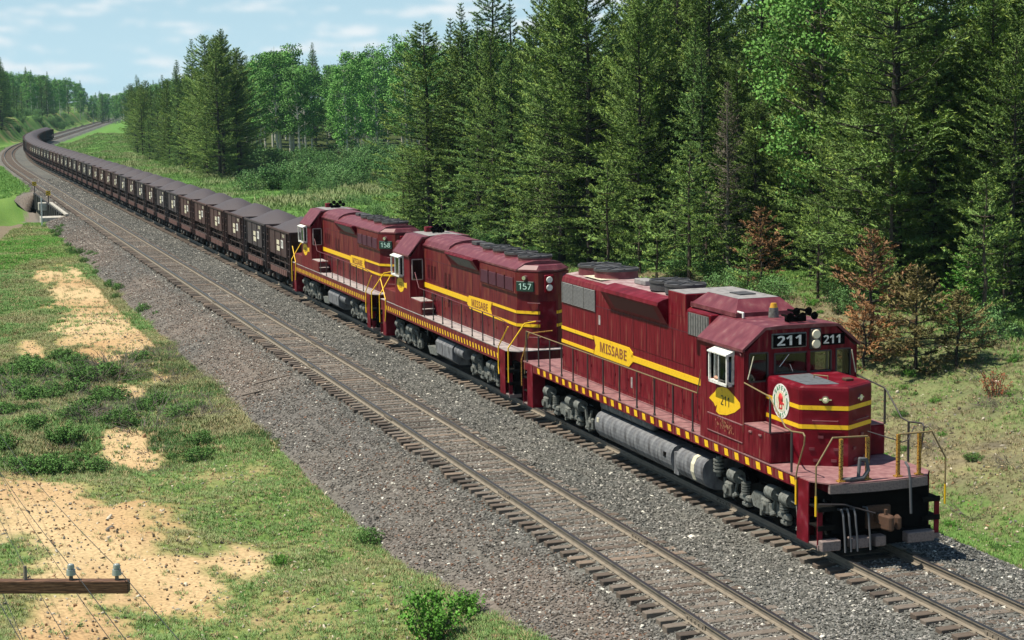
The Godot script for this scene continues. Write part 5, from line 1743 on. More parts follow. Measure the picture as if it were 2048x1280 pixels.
# a needle tree. tone: its needle colour; low: height of the lowest boughs; clump: how tufted it is
func conifer(seed_: int, h: float, wide: float, low: float, kind: String, tone: Color, bark: String, dense := 1.0) -> Node3D:
	rng.seed = seed_
	var wood := MB.new()
	var lf := Leaf.new()
	var lean := Vector3(rng.randf_range(-0.02, 0.02), 1, rng.randf_range(-0.02, 0.02)).normalized()
	var r0 := 0.012 * h + 0.02
	var steps := 6
	for i in steps:
		var a := lean * (h * i / steps) + Vector3(sin(i * 1.7 + seed_) * 0.05, 0, cos(i * 2.3 + seed_) * 0.05) * (0.0 if i == 0 else 1.0)
		var b := lean * (h * (i + 1) / steps) + Vector3(sin((i + 1) * 1.7 + seed_) * 0.05, 0, cos((i + 1) * 2.3 + seed_) * 0.05)
		wood.cyl(a - Vector3(0, 0.3 if i == 0 else 0.0, 0), b, r0 * (1.0 - float(i) / steps) + 0.012, r0 * (1.0 - float(i + 1) / steps) + 0.012, 6, false)
	var y := low
	var phase := rng.randf() * TAU
	var bare := kind == "dead"
	while y < h - 0.12:
		var t := (y - low) / (h - low)
		var n := 4 + rng.randi() % 3
		for k in n:
			var ang := phase + TAU * k / n + rng.randf_range(-0.4, 0.4)
			var reach := wide
			var rise := 0.0
			if kind == "spruce":
				reach *= (1.0 - t) * (0.7 + 0.3 * smoothstep(0.0, 0.12, t)) * rng.randf_range(0.55, 1.25) + 0.05
				rise = lerpf(-0.3, 0.6, t ** 1.5)
			elif kind == "young":
				reach *= (1.0 - t) ** 0.95 * rng.randf_range(0.8, 1.1) + 0.06
				rise = lerpf(0.0, 0.6, t)
			else:
				reach *= (1.0 - t ** 1.6) ** 0.9 * (0.55 + 0.45 * smoothstep(0.0, 0.3, t)) * rng.randf_range(0.35, 1.35) + 0.1
				rise = lerpf(-0.12, 0.6, t) + rng.randf_range(-0.2, 0.2)
			var out := Vector3(cos(ang), rise, sin(ang)).normalized()
			var base := lean * y
			var bend := 0.16 * (t + 0.3) if kind == "spruce" else 0.14
			var tip := base + out * reach + Vector3(0, reach * bend, 0)
			var mid := base + out * reach * 0.55
			wood.cyl(base, mid, 0.008 + reach * 0.01, 0.006 + reach * 0.005, 4, false)
			wood.cyl(mid, tip, 0.006 + reach * 0.005, 0.004, 4, false)
			var shade := tone * rng.randf_range(0.68, 1.3)
			var fwd := (tip - base).normalized()
			var flat := fwd.cross(Vector3.UP).normalized()
			var twigs := int((4.0 + reach * 9.6) * dense)
			for w in twigs:
				var u := 1.0 - 0.8 * pow(rng.randf(), 1.15)
				var at := base.lerp(mid, u / 0.55) if u < 0.55 else mid.lerp(tip, (u - 0.55) / 0.45)
				var sd := flat * (1.0 if rng.randf() < 0.5 else -1.0)
				var tl := (0.2 + reach * 0.3 * (1.15 - u)) * rng.randf_range(0.6, 1.3) * clampf(reach * 0.9, 0.25, 1.0)
				var td := (fwd * rng.randf_range(0.4, 1.0) + sd * rng.randf_range(0.2, 1.0) + Vector3(0, rng.randf_range(-0.22, 0.25) + (0.06 if kind == "pine" else 0.0), 0)).normalized()
				var end := at + td * tl
				var blades := 4 + rng.randi() % 3 if bare else 11
				for b in blades:
					var f := (b + rng.randf() * 0.6) / blades
					var p := at.lerp(end, f * 0.85)
					var d := (td + rnd_dir() * 0.75).normalized()
					var ln := rng.randf_range(0.09, 0.2) * clampf(0.45 + reach * 0.5, 0.5, 1.0) * (0.8 if kind == "young" else 1.0)
					var c := shade * rng.randf_range(0.75, 1.3)
					if not bare and u > 0.75 and f > 0.5 and rng.randf() < 0.55:
						c = c.lerp(Color(tone.r * 2.4 + 0.012, tone.g * 1.9 + 0.012, tone.b * 1.4), 0.6)
						d = (d + Vector3(0, 0.15, 0)).normalized()
					var w2 := d.cross(Vector3.UP + rnd_dir() * 0.75).normalized()
					lf.blade(p - d * ln * 0.3, p + d * ln, w2, ln * rng.randf_range(0.1, 0.2), Vector3(0, 1.0, 0) + out * 0.25, c)
		phase += 2.4
		y += (lerpf(0.62, 0.3, t) if kind != "young" else 0.22) * rng.randf_range(0.75, 1.25) * (0.55 if bare else 1.0)
	return tree_node("conifer", [["trunk", wood.mesh(M[bark])], ["crown", lf.mesh(M.needles)]])


# a leafy tree: a pale stem, rising limbs, leaf clumps round their ends
func leafy(seed_: int, h: float, wide: float, low: float, tone: Color, bark: String, leaf: float, clumps: int, per: int) -> Node3D:
	rng.seed = seed_
	var wood := MB.new()
	var lf := Leaf.new()
	var top := Vector3(rng.randf_range(-0.06, 0.06) * h, h, rng.randf_range(-0.06, 0.06) * h)
	var at := func(t: float) -> Vector3: return Vector3(top.x * t * t, h * t, top.z * t * t)
	for i in 7:
		wood.cyl(at.call(i / 7.0) - Vector3(0, 0.3 if i == 0 else 0.0, 0), at.call((i + 1) / 7.0), (0.011 * h + 0.02) * (1.0 - i / 7.5), (0.011 * h + 0.02) * (1.0 - (i + 1) / 7.5), 7, false)
	for k in clumps:
		var t := lerpf(low / h, 0.98, pow((k + 0.5) / clumps, 0.9))
		var base: Vector3 = at.call(t * 0.92)
		var u := (t - low / h) / (1.0 - low / h)
		var reach := wide * sqrt(clampf(sin(PI * clampf(u * 0.82 + 0.14, 0.0, 1.0)), 0.05, 1.0)) * rng.randf_range(0.35, 1.05)
		var ang := k * 2.4 + rng.randf_range(-0.5, 0.5)
		var c := base + Vector3(cos(ang) * reach, reach * rng.randf_range(0.2, 0.8), sin(ang) * reach)
		wood.cyl(base, c, 0.03 + reach * 0.008, 0.008, 4, false)
		var r := wide * rng.randf_range(0.26, 0.46)
		var shade := tone * rng.randf_range(0.7, 1.3)
		for j in per:
			var d := rnd_dir()
			var p := c + d * Vector3(1, 0.75, 1) * r * pow(rng.randf(), 0.45)
			var ax := rnd_dir()
			lf.blade(p - ax * leaf * 0.5, p + ax * leaf * 0.5, ax.cross(rnd_dir()).normalized(), leaf * 0.42, d * 0.6 + Vector3(0, 0.7, 0), shade * rng.randf_range(0.75, 1.3))
	return tree_node("leafy_tree", [["trunk", wood.mesh(M[bark])], ["crown", lf.mesh(M.leaves)]])


func shrub(seed_: int, h: float, wide: float, tone: Color, leaf: float, stems: int, per: int) -> Node3D:
	rng.seed = seed_
	var wood := MB.new()
	var lf := Leaf.new()
	for k in stems:
		var ang := k * 2.4 + rng.randf_range(-0.4, 0.4)
		var out := wide * sqrt((k + 0.5) / stems) * rng.randf_range(0.7, 1.1)
		var tip := Vector3(cos(ang) * out, h * (1.0 - 0.45 * (out / wide) ** 2) * rng.randf_range(0.7, 1.08), sin(ang) * out)
		var foot := Vector3(cos(ang) * out * 0.25, -0.15, sin(ang) * out * 0.25)
		wood.cyl(foot, tip, 0.02, 0.006, 4, false)
		var shade := tone * rng.randf_range(0.7, 1.3)
		for j in per:
			var u := 1.0 - 0.8 * pow(rng.randf(), 1.6)
			var d := rnd_dir()
			var p := foot.lerp(tip, u) + d * wide * 0.2 * rng.randf_range(0.2, 1.0)
			var ax := rnd_dir()
			lf.blade(p - ax * leaf * 0.5, p + ax * leaf * 0.5, ax.cross(rnd_dir()).normalized(), leaf * 0.4, d * 0.5 + Vector3(0, 0.7, 0), shade * rng.randf_range(0.75, 1.3))
	return tree_node("shrub", [["stems", wood.mesh(M.bark_1)], ["foliage", lf.mesh(M.leaves)]])


func brush(seed_: int, h: float, wide: float) -> Node3D:
	rng.seed = seed_
	var pale := MB.new()
	for k in 46:
		var ang := rng.randf() * TAU
		var foot := Vector3(cos(ang), 0, sin(ang)) * wide * sqrt(rng.randf()) * 0.7 + Vector3(0, -0.05, 0)
		var out := Vector3(cos(ang + rng.randf_range(-1, 1)), rng.randf_range(0.2, 1.4), sin(ang + rng.randf_range(-1, 1))).normalized()
		var p := foot
		for s in 3:
			var q := p + out * h * rng.randf_range(0.25, 0.5)
			pale.cyl(p, q, 0.014 - s * 0.004, 0.01 - s * 0.003, 4, false)
			p = q
			out = (out + rnd_dir() * 0.45 - Vector3(0, 0.12, 0)).normalized()
	return tree_node("dead_brush", [["twigs", pale.mesh(M.bark_2)]])


func plant(proto: Node3D, x: float, z: float, size: float, label: String, category: String, group := "", called := "", tall := 1.0) -> Node3D:
	var b := Basis(Vector3.UP, rng.randf() * TAU).scaled(Vector3(size, size * tall, size))
	var o := copy_of(proto, Transform3D(b, Vector3(x, land(x, z) - 0.05, z)), label, category, group)
	if called:
		o.name = called
	return o


func in_view(x: float, z: float, y := 3.0, slack := 0.055) -> bool:
	var d := Vector3(x, y, z) - Vector3(32.084, 10.113, 19.482)
	var f := d.dot(Vector3(-0.94021, -0.12646, -0.31625))
	var s := d.dot(Vector3(0.32042, -0.01363, -0.94718)) / maxf(f, 0.1)
	return f > 1.0 and absf(s) < 0.2955 + slack


func build_woods() -> void:
	var olive := Color(0.118, 0.195, 0.056)
	var deep := Color(0.09, 0.168, 0.054)
	var jack := []      # scrubby pines of the near wood
	for s in 4:
		jack.append(conifer(300 + s, 17.0 + s, [4.3, 4.9, 4.0, 4.6][s], [0.5, 1.0, 1.6, 0.7][s], "pine", olive * [1.0, 1.15, 0.85, 1.05][s], "bark_dark"))
	var spruce := []
	for s in 3:
		spruce.append(conifer(320 + s, 17.5 + s, [3.9, 3.4, 4.3][s], [0.5, 0.7, 0.4][s], "spruce", deep * [1.15, 0.95, 1.1][s], "bark_dark"))
	var small := [conifer(340, 5.5, 1.5, 0.4, "pine", olive * 1.25, "bark_0"), conifer(341, 7.5, 1.8, 0.9, "pine", olive * 1.1, "bark_0")]
	var young := conifer(350, 3.3, 1.35, 0.25, "young", Color(0.06, 0.17, 0.03), "bark_0", 1.3)
	var brown := [conifer(360, 4.6, 1.5, 0.1, "dead", Color(0.2, 0.115, 0.06), "bark_dark", 1.1), conifer(361, 3.4, 1.5, 0.05, "dead", Color(0.15, 0.13, 0.055), "bark_dark", 1.5), conifer(362, 2.4, 1.3, 0.05, "dead", Color(0.24, 0.13, 0.06), "bark_dark", 1.6)]
	var snag := conifer(370, 15.0, 1.6, 2.5, "dead", Color(0.13, 0.115, 0.095), "bark_2", 0.5)
	var aspen := []
	for s in 3:
		aspen.append(leafy(400 + s, 17.0, 2.9, [3.2, 2.6, 4.2][s], Color(0.11, 0.255, 0.06) * [1.0, 1.15, 0.85][s], "birch", 0.26, 56, 130))
	var poplar := leafy(420, 18.0, 3.4, 4.0, Color(0.12, 0.26, 0.06), "bark_1", 0.18, 60, 190)
	var bush := []
	for s in 3:
		bush.append(shrub(440 + s, 2.4, [1.9, 2.3, 1.7][s], [Color(0.08, 0.18, 0.05), Color(0.105, 0.21, 0.07), Color(0.065, 0.15, 0.045)][s], 0.13, 30, 80))
	var low_bush := [shrub(450, 1.1, 0.9, Color(0.09, 0.23, 0.035), 0.085, 24, 70), shrub(451, 0.8, 0.7, Color(0.075, 0.165, 0.04), 0.06, 22, 90)]
	var red_bush := shrub(460, 1.2, 0.8, Color(0.23, 0.07, 0.035), 0.07, 16, 45)

	# single trees that stand out
	rng.seed = 900
	plant(young, -25.6, -18.6, 1.0, "small bright green young spruce at the dark wood's foot, right of the cab", "tree", "", "young_spruce")
	plant(brown[0], -22.6, -12.6, 1.0, "browned half-dead young pine with a bare leaning top behind the locomotive cab", "tree", "", "dying_pine")
	plant(brown[1], -19.6, -12.6, 1.05, "bushy brown-green dying pine right of the locomotive's nose", "tree", "", "dying_pine")
	plant(brown[2], -21.3, -11.6, 0.95, "low rusty dying pine just behind the lead cab's far corner", "tree", "", "dying_pine")
	plant(brown[1], -18.6, -13.6, 0.8, "smaller brown-green dying pine, rightmost of the dying pines by the nose", "tree", "", "dying_pine")
	plant(brown[0], -42.0, -18.0, 0.85, "rust-brown dead pine sapling behind the lead locomotive's roof hatch", "tree", "", "dying_pine")
	plant(red_bush, -14.6, -12.4, 0.75, "small red-brown dead bush on the dry bank at right edge", "bush", "", "dead_bush")
	plant(poplar, -44.0, -22.4, 1.0, "tall bright green poplar rising among the dark pines above the lead locomotive", "tree", "", "poplar_tree")
	plant(poplar, -104.0, -33.0, 0.62, "light green leafy tree tucked among the dark spruces above the second locomotive", "tree", "", "poplar_tree")
	plant(small[1], -23.0, -17.6, 0.8, "small dark pine with a bare black trunk beside the bright young spruce", "tree", "", "small_pine")
	plant(small[0], -75.0, -19.4, 0.62, "lone thin little pine on the pale grass behind the second locomotive", "tree", "", "small_pine")
	plant(spruce[0], -122.0, -26.5, 1.03, "dark pointed spruce at the left end of the near wood", "tree", "", "spruce_tree")
	plant(spruce[2], -113.0, -25.0, 0.98, "broad dark spruce with drooping boughs right of the clearing", "tree", "", "spruce_tree")
	plant(young, -101.0, -23.2, 1.5, "fresh green little spruce at the wood's edge by the middle locomotive", "tree", "", "young_spruce")
	plant(aspen[0], -92.0, -25.0, 0.7, "slim white-trunked birch standing in front of the near dark wood", "tree", "", "birch_tree")

	plant(small[0], -9.6, -11.9, 0.5, "little dark pine cut off by the photo's right edge, below the red bush", "tree", "", "small_pine")
	# the near wood, right of the train
	var wood_label := "dark olive pine standing in the dense wood right of the train"
	var wood_group := "pines of the dense wood right of the train"
	var n := 0
	var x := -30.0
	while x > -119.0:
		var z := -20.8
		var front := 0
		while z > -64.0:
			var px := x + rng.randf_range(-1.5, 1.5)
			var pz := z + rng.randf_range(-1.4, 1.4)
			if x < -108.0 and z > -25.5 + (x + 108.0) * 0.3:
				z -= 4.0
				continue
			if in_view(px, pz) and not (front >= 2 and rng.randf() < 0.3) and Vector2(px, pz).distance_to(Vector2(-44.0, -22.4)) > 3.6 and Vector2(px, pz).distance_to(Vector2(-39.5, -20.2)) > 2.4:
				var sz := rng.randf_range(0.82, 1.12) * (0.86 if front == 0 else 1.0)
				var slim := rng.randf_range(0.75, 1.3)
				if front >= 1 and rng.randf() < 0.05:
					plant(poplar, px, pz, sz * 0.95, "light green leafy tree standing among the dark pines right of the train", "tree", "leafy trees among the near pines", "poplar_tree")
				elif rng.randf() < 0.045:
					plant(snag, px, pz, sz * rng.randf_range(0.6, 0.9), "bare grey dead tree standing in the dense wood right of the train", "tree", "dead trees in the near wood", "dead_tree")
				elif rng.randf() < 0.3:
					plant(spruce[rng.randi() % 3], px, pz, sz * slim, "dark narrow spruce standing in the dense wood right of the train", "tree", "spruces of the dense wood right of the train", "spruce_tree", rng.randf_range(0.95, 1.1) / slim)
				else:
					plant(jack[rng.randi() % 4], px, pz, sz * slim, wood_label, "tree", wood_group, "pine_tree", rng.randf_range(0.92, 1.1) / slim)
				n += 1
			front += 1
			z -= 4.2 + front * 0.4
		x -= 3.9
	# middling pines in front of the tall ones
	for i in 60:
		var px := lerpf(-26.0, -119.0, (i + rng.randf()) / 60.0)
		var pz := rng.randf_range(-25.5, -20.8) - (1.2 if px < -70.0 else 0.0)
		if in_view(px, pz):
			plant(jack[rng.randi() % 4], px, pz, rng.randf_range(0.38, 0.7), "half-grown pine in front of the taller dark wood right of the train", "tree", "half-grown pines before the wood", "pine_tree")
	# small pines along its edge
	for i in 60:
		var px := rng.randf_range(-112.0, -24.0)
		var pz := rng.randf_range(-21.0, -15.2) - (0.0 if px > -62.0 else 2.8)
		if in_view(px, pz):
			plant(small[rng.randi() % 2], px, pz, rng.randf_range(0.45, 1.05), "small bushy pine at the edge of the wood right of the train", "tree", "small pines along the wood's edge", "small_pine")
	# green undergrowth at the foot of the wood
	for i in 44:
		var px := rng.randf_range(-90.0, -20.0)
		var pz := rng.randf_range(-20.0, -15.4) - (0.0 if px > -60.0 else 2.0)
		if in_view(px, pz):
			plant(bush[rng.randi() % 3], px, pz, rng.randf_range(0.3, 0.6), "low green bush at the foot of the wood right of the train", "bush", "bushes at the foot of the near wood", "bush")

	# the clump of tall dark spruces left of the clearing
	var clump := [[-208, -19.2, 19.0], [-213, -20.5, 20.5], [-222, -22, 21.5], [-231, -21, 20.5], [-239, -24, 22], [-248, -21.5, 19], [-257, -23, 21], [-266, -21.5, 18], [-276, -23, 18], [-288, -22, 15.5], [-300, -22.5, 16], [-313, -23, 14.5], [-326, -22.5, 14.5], [-255, -28, 21], [-270, -28.5, 19.5], [-285, -28, 17], [-305, -28.5, 16], [-325, -30, 16], [-345, -26, 15], [-362, -28, 15.5], [-380, -29, 15], [-400, -31, 16], [-425, -33, 16], [-217, -18.6, 12], [-240, -19.2, 11], [-262, -19.4, 10], [-295, -20.0, 9], [-211, -22.0, 17], [-226, -19.6, 16], [-236, -26.5, 20], [-246, -25.5, 20.5], [-262, -26.0, 19], [-272, -20.5, 15], [-280, -25.5, 17], [-292, -26.0, 16], [-307, -25.5, 15], [-318, -26.5, 15], [-335, -24.0, 14], [-352, -24.5, 15], [-370, -26.0, 14], [-390, -28.0, 15], [-219, -24.0, 19], [-252, -20.0, 14], [-410, -30.0, 16], [-440, -33.0, 16]]
	for c in clump:
		var k := rng.randi() % 3
		plant(spruce[k] if rng.randf() < 0.45 else jack[k], c[0] + rng.randf_range(-1, 1), c[1], c[2] / (17.5 + k) * rng.randf_range(0.9, 1.04), "tall dark spruce in the clump beside the ore cars, left of the birches", "tree", "tall spruces of the clump beside the ore cars", "spruce_tree")
	# aspens and birches at the back of the clearing
	for i in 95:
		var px := rng.randf_range(-250.0, -400.0)
		var u := rng.randf()
		var pz := lerpf(-36.0, -100.0, u) - (-250.0 - px) * 0.12
		if in_view(px, pz):
			plant(aspen[rng.randi() % 3], px, pz, rng.randf_range(0.95, 1.32), "white-trunked birch in the leafy wood behind the clearing", "tree", "birches behind the clearing", "birch_tree")
	for i in 30:
		var px := rng.randf_range(-330.0, -470.0)
		var pz := rng.randf_range(-60.0, -125.0)
		if in_view(px, pz):
			plant(spruce[rng.randi() % 3], px, pz, rng.randf_range(0.9, 1.25), "dark spruce showing above the birches behind the clearing", "tree", "spruces behind the birches", "spruce_tree")
	plant(aspen[1], -246.0, -46.0, 1.0, "birch with a leaning bare white trunk in front of the leafy wood", "tree", "", "birch_tree")
	# bushes of the clearing
	for i in 165:
		var px := rng.randf_range(-165.0, -275.0)
		var pz := lerpf(-19.0, -62.0, rng.randf()) - (-165.0 - px) * 0.12
		if in_view(px, pz) and not (px < -192.0 and pz > -31.0):
			plant(bush[rng.randi() % 3], px, pz, rng.randf_range(0.7, 1.55), "rounded green willow bush in the clearing behind the train", "bush", "willow bushes of the clearing", "bush")
	for i in 26:
		var px := rng.randf_range(-118.0, -165.0)
		var pz := rng.randf_range(-17.0, -40.0)
		if in_view(px, pz):
			plant(bush[1], px, pz, rng.randf_range(0.25, 0.6), "knee-high pale green bush in the grass of the clearing", "bush", "low bushes of the clearing", "bush")
	plant(bush[1], -176.0, -17.6, 1.25, "large pale round bush at the clearing's edge just behind the ore cars", "bush", "", "bush")

	# far woods round the bend
	for i in 330:
		var away := 640.0 + 520.0 * pow(rng.randf(), 0.8)
		var px := 32.0 - away
		var pz := lerpf(19.5 - away * 0.036, 19.5 - away * 0.145, rng.randf())
		var lat := pz - track_z(px) - 2.0
		if absf(lat) < 12.0 and px > -960.0:
			continue
		if px > -840.0 and lat < 0.0:
			continue
		var up := rng.randf_range(0.8, 1.12)
		if rng.randf() < 0.62:
			plant(aspen[rng.randi() % 3], px, pz, up, "leafy green tree in the far wood round the bend", "tree", "leafy trees of the far wood", "leafy_tree")
		else:
			plant(spruce[rng.randi() % 3], px, pz, up * 0.95, "dark spruce in the far wood round the bend", "tree", "spruces of the far wood", "spruce_tree")
	for i in 50:
		var px := rng.randf_range(-540.0, -860.0)
		var pz := track_z(px) + rng.randf_range(10.0, 26.0)
		if in_view(px, pz, 3.0, 0.0):
			plant(bush[rng.randi() % 3], px, pz, rng.randf_range(0.7, 1.5), "green bush on the outside of the far bend", "bush", "bushes on the far bend", "bush")
	# dark conifers on the bank at the left edge
	for c in [[-500, -2.3, 0.95], [-512, -3.2, 1.0], [-524, -2.6, 1.05], [-536, -4.4, 1.0], [-548, -4.0, 0.98], [-560, -5.4, 0.92], [-575, -6.8, 0.85], [-592, -9.0, 0.75], [-610, -12.5, 0.62], [-626, -15.0, 0.55]]:
		plant(spruce[rng.randi() % 3], c[0], c[1], c[2], "dark spruce on the green bank at the photo's left edge", "tree", "spruces on the bank at the left edge", "spruce_tree")

	# shrubs and tall weeds on the near slope, left of the empty track
	plant(low_bush[0], -1.9, 9.9, 0.95, "bright green leafy bush beside the gravel at the bottom of the photo", "bush", "", "bush")
	plant(low_bush[0], -2.6, 8.9, 0.5, "small bright green bush right beside the larger bush at the photo's bottom", "bush", "", "bush")
	plant(low_bush[1], -9.8, 9.3, 0.62, "small green bush on the edge of the gravel, above the bright bush", "bush", "", "bush")
	plant(low_bush[0], -9.2, 11.7, 0.3, "tiny bright green plant beside a dark line of stones in the grass", "plant", "", "small_plant")
	var dry := [brush(470, 0.8, 0.9), brush(471, 0.6, 1.1)]
	for i in 60:
		var px := rng.randf_range(-50.0, -22.0)
		var pz := rng.randf_range(9.6, 18.5)
		if in_view(px, pz, -1.0) and sandy(px, pz) < 0.0:
			plant(dry[rng.randi() % 2], px, pz, rng.randf_range(0.5, 1.3), "tangle of bare dead twigs on the rough slope left of the empty track", "dead brush", "dead brush on the rough slope", "dead_brush")
	for i in 80:
		var px := rng.randf_range(-48.0, -4.0)
		var pz := rng.randf_range(-16.5, -6.0)
		if in_view(px, pz, -1.0):
			plant(dry[rng.randi() % 2], px, pz, rng.randf_range(0.35, 0.8), "low tangle of dead twigs on the dry bank right of the lead locomotive", "dead brush", "dead brush on the dry bank", "dead_brush", 0.6)
	for i in 120:
		var px := rng.randf_range(-48.0, -3.0)
		var pz := rng.randf_range(-16.5, -4.6)
		if in_view(px, pz, -0.5):
			plant(low_bush[rng.randi() % 2], px, pz, rng.randf_range(0.18, 0.5), "low weedy plant on the dry bank behind the lead locomotive", "plant", "weeds on the dry bank", "weed", 0.7)
	for i in 120:
		var px := rng.randf_range(-49.0, -23.0)
		var pz := rng.randf_range(9.6, 18.0)
		if sandy(px, pz) > 0.0 or pz < 10.4:
			continue
		plant(low_bush[1], px, pz, rng.randf_range(0.35, 1.25), "dark green scrubby bush on the rough slope left of the empty track", "scrub", "scrub on the rough slope", "scrub_plant", 0.7)
	for i in 30:
		var px := rng.randf_range(-135.0, -58.0)
		var pz := rng.randf_range(7.9, 9.4)
		plant(low_bush[1], px, pz, rng.randf_range(0.3, 0.75), "dusty green weed growing at the gravel's left edge", "plant", "weeds along the gravel's edge", "weed")
	for p in jack + spruce + small + brown + aspen + bush + low_bush + dry + [young, poplar, red_bush, snag]:
		p.free()


func build_grass() -> void:
	rng.seed = 77
	var tufts := []
	for s in 3:
		var lf := Leaf.new()
		for k in 16:
			var a := TAU * k / 16 + rng.randf_range(-0.4, 0.4)
			var foot := Vector3(cos(a * 3.0), 0, sin(a * 3.0)) * rng.randf_range(0.0, 0.8)
			var tip := foot + Vector3(cos(a) * rng.randf_range(0.1, 0.9), rng.randf_range(0.35, 1.1), sin(a) * rng.randf_range(0.1, 0.9))
			lf.blade(foot, tip, Vector3(-sin(a), 0, cos(a)), 0.055, Vector3(0, 1.0, 0), Color.WHITE * rng.randf_range(0.7, 1.2))
		tufts.append(lf.mesh(M.leaves))
	var places := [[], [], []]
	var cols := [PackedColorArray(), PackedColorArray(), PackedColorArray()]
	var add := func(x: float, z: float, hgt: float, wide: float, c: Color) -> void:
		var s := rng.randi() % 3
		places[s].append(Transform3D(Basis(Vector3.UP, rng.randf() * TAU).scaled(Vector3(wide, hgt, wide)), Vector3(x, land(x, z) - 0.01, z)))
		cols[s].append(c)
	# the near slope on the left
	for i in 330000:
		var x := 2.0 - 150.0 * pow(rng.randf(), 1.35)
		var z := rng.randf_range(7.5, 20.5)
		if not in_view(x, z, -1.0, 0.045):
			continue
		if road_distance(x, z) < 1.7:
			continue
		var s := sandy(x, z)
		var a := n_rough.get_noise_2d(x * 2.4 - 90.0, z * 2.4)
		var keep := 0.8 - smoothstep(-0.35, 0.15, s) * 0.76
		if x > -24.0:
			keep *= clampf(0.55 - a * 1.0, 0.1, 0.85)
		if z < 9.8:
			keep = 0.85 * smoothstep(8.0, 9.3, z + clampf((x + 9.0) * 0.09, 0.0, 0.8) + n_rough.get_noise_2d(x * 3.0, z) * 1.3)
		if rng.randf() > keep:
			continue
		var rough := smoothstep(-52.0, -46.0, x) * smoothstep(-20.0, -26.0, x)
		var hgt := rng.randf_range(0.04, 0.12) * lerpf(1.0, 1.5, rough) * (1.5 if x < -55.0 else 1.0)
		var c := Color(0.1, 0.235, 0.06).lerp(Color(0.21, 0.33, 0.12), rng.randf())
		if x < -95.0:
			c = Color(0.1, 0.27, 0.045).lerp(Color(0.14, 0.33, 0.06), rng.randf())
		if rough > 0.3:
			c = c * lerpf(0.5, 0.95, clampf(0.5 + n_rough.get_noise_2d(x * 4.0, z * 4.0) * 1.6, 0.0, 1.0))
		c = c.lerp(Color(0.34, 0.31, 0.18), clampf(0.1 + n_rough.get_noise_2d(x * 1.7 + 40.0, z * 1.7) * 1.5, 0.0, 0.7))
		if x > -24.0:
			c = c.lerp(Color(0.32, 0.35, 0.15), rng.randf() * 0.35)
		if rng.randf() < 0.17:
			c = Color(0.38, 0.31, 0.17) * rng.randf_range(0.6, 1.2)
		add.call(x, z, hgt, hgt * rng.randf_range(0.9, 1.6), c * rng.randf_range(0.75, 1.2))
	for i in 26000:
		var x := rng.randf_range(-148.0, -420.0)
		var z := track_z(x) + rng.randf_range(7.2, 24.0)
		if not in_view(x, z, -1.0, 0.0) or (x > -190.0 and z < 16.0 and x < -139.0):
			continue
		var hgt := rng.randf_range(0.15, 0.35)
		add.call(x, z, hgt, hgt * rng.randf_range(1.0, 1.8), Color(0.08, 0.21, 0.04).lerp(Color(0.16, 0.29, 0.07), rng.randf()))
	# the bank behind the train
	for i in 190000:
		var x := 2.0 - 125.0 * pow(rng.randf(), 1.2)
		var z := rng.randf_range(-26.0, -3.7)
		if not in_view(x, z, 0.0, 0.045):
			continue
		var a := n_rough.get_noise_2d(x * 1.3 + 200.0, z * 1.3)
		var green := smoothstep(-7.5, -4.5, z) + smoothstep(-16.5, -19.0, z) + clampf(-a * 1.5, 0.0, 0.5)
		if rng.randf() > 0.5 + green * 0.4:
			continue
		var hgt := rng.randf_range(0.05, 0.13) * (1.5 if z < -16.0 else 1.0)
		var c := Color(0.11, 0.24, 0.06).lerp(Color(0.18, 0.31, 0.075), rng.randf())
		if rng.randf() > green * 0.8 + 0.1:
			c = Color(0.36, 0.31, 0.18).lerp(Color(0.2, 0.18, 0.11), rng.randf())
		add.call(x, z, hgt, hgt * rng.randf_range(0.7, 1.3), c)
	# the lush meadow of the clearing
	for i in 60000:
		var x := rng.randf_range(-112.0, -480.0)
		var z := track_z(x) + lerpf(-4.6, -46.0, rng.randf())
		if not in_view(x, z, 0.0, 0.0):
			continue
		var hgt := rng.randf_range(0.2, 0.55)
		var c := Color(0.09, 0.2, 0.05).lerp(Color(0.17, 0.29, 0.085), rng.randf())
		var dull := n_rough.get_noise_2d(x * 0.9, z * 1.4)
		c = c.lerp(Color(0.27, 0.27, 0.15), clampf(dull * 1.6, 0.0, 0.65))
		hgt *= clampf(1.0 + dull * 1.4, 0.4, 1.6)
		add.call(x, z, hgt, hgt * rng.randf_range(0.8, 1.5), c)
	for s in 3:
		scatter("grass", tufts[s], places[s], cols[s])


# ---------------------------------------------------------------- line-side things
func wire_between(a: Vector3, b: Vector3, sag: float, label: String) -> void:
	var mb := MB.new()
	var pts := []
	for i in 25:
		var t := i / 24.0
		pts.append(a.lerp(b, t) - Vector3(0, sag * 4.0 * t * (1.0 - t), 0))
	for i in 24:
		mb.cyl(pts[i], pts[i + 1], 0.003, 0.003, 5, false)
	tag(put("telegraph_wire", mb, M.wire), label, "wire", "telegraph wires over the sandy slope")


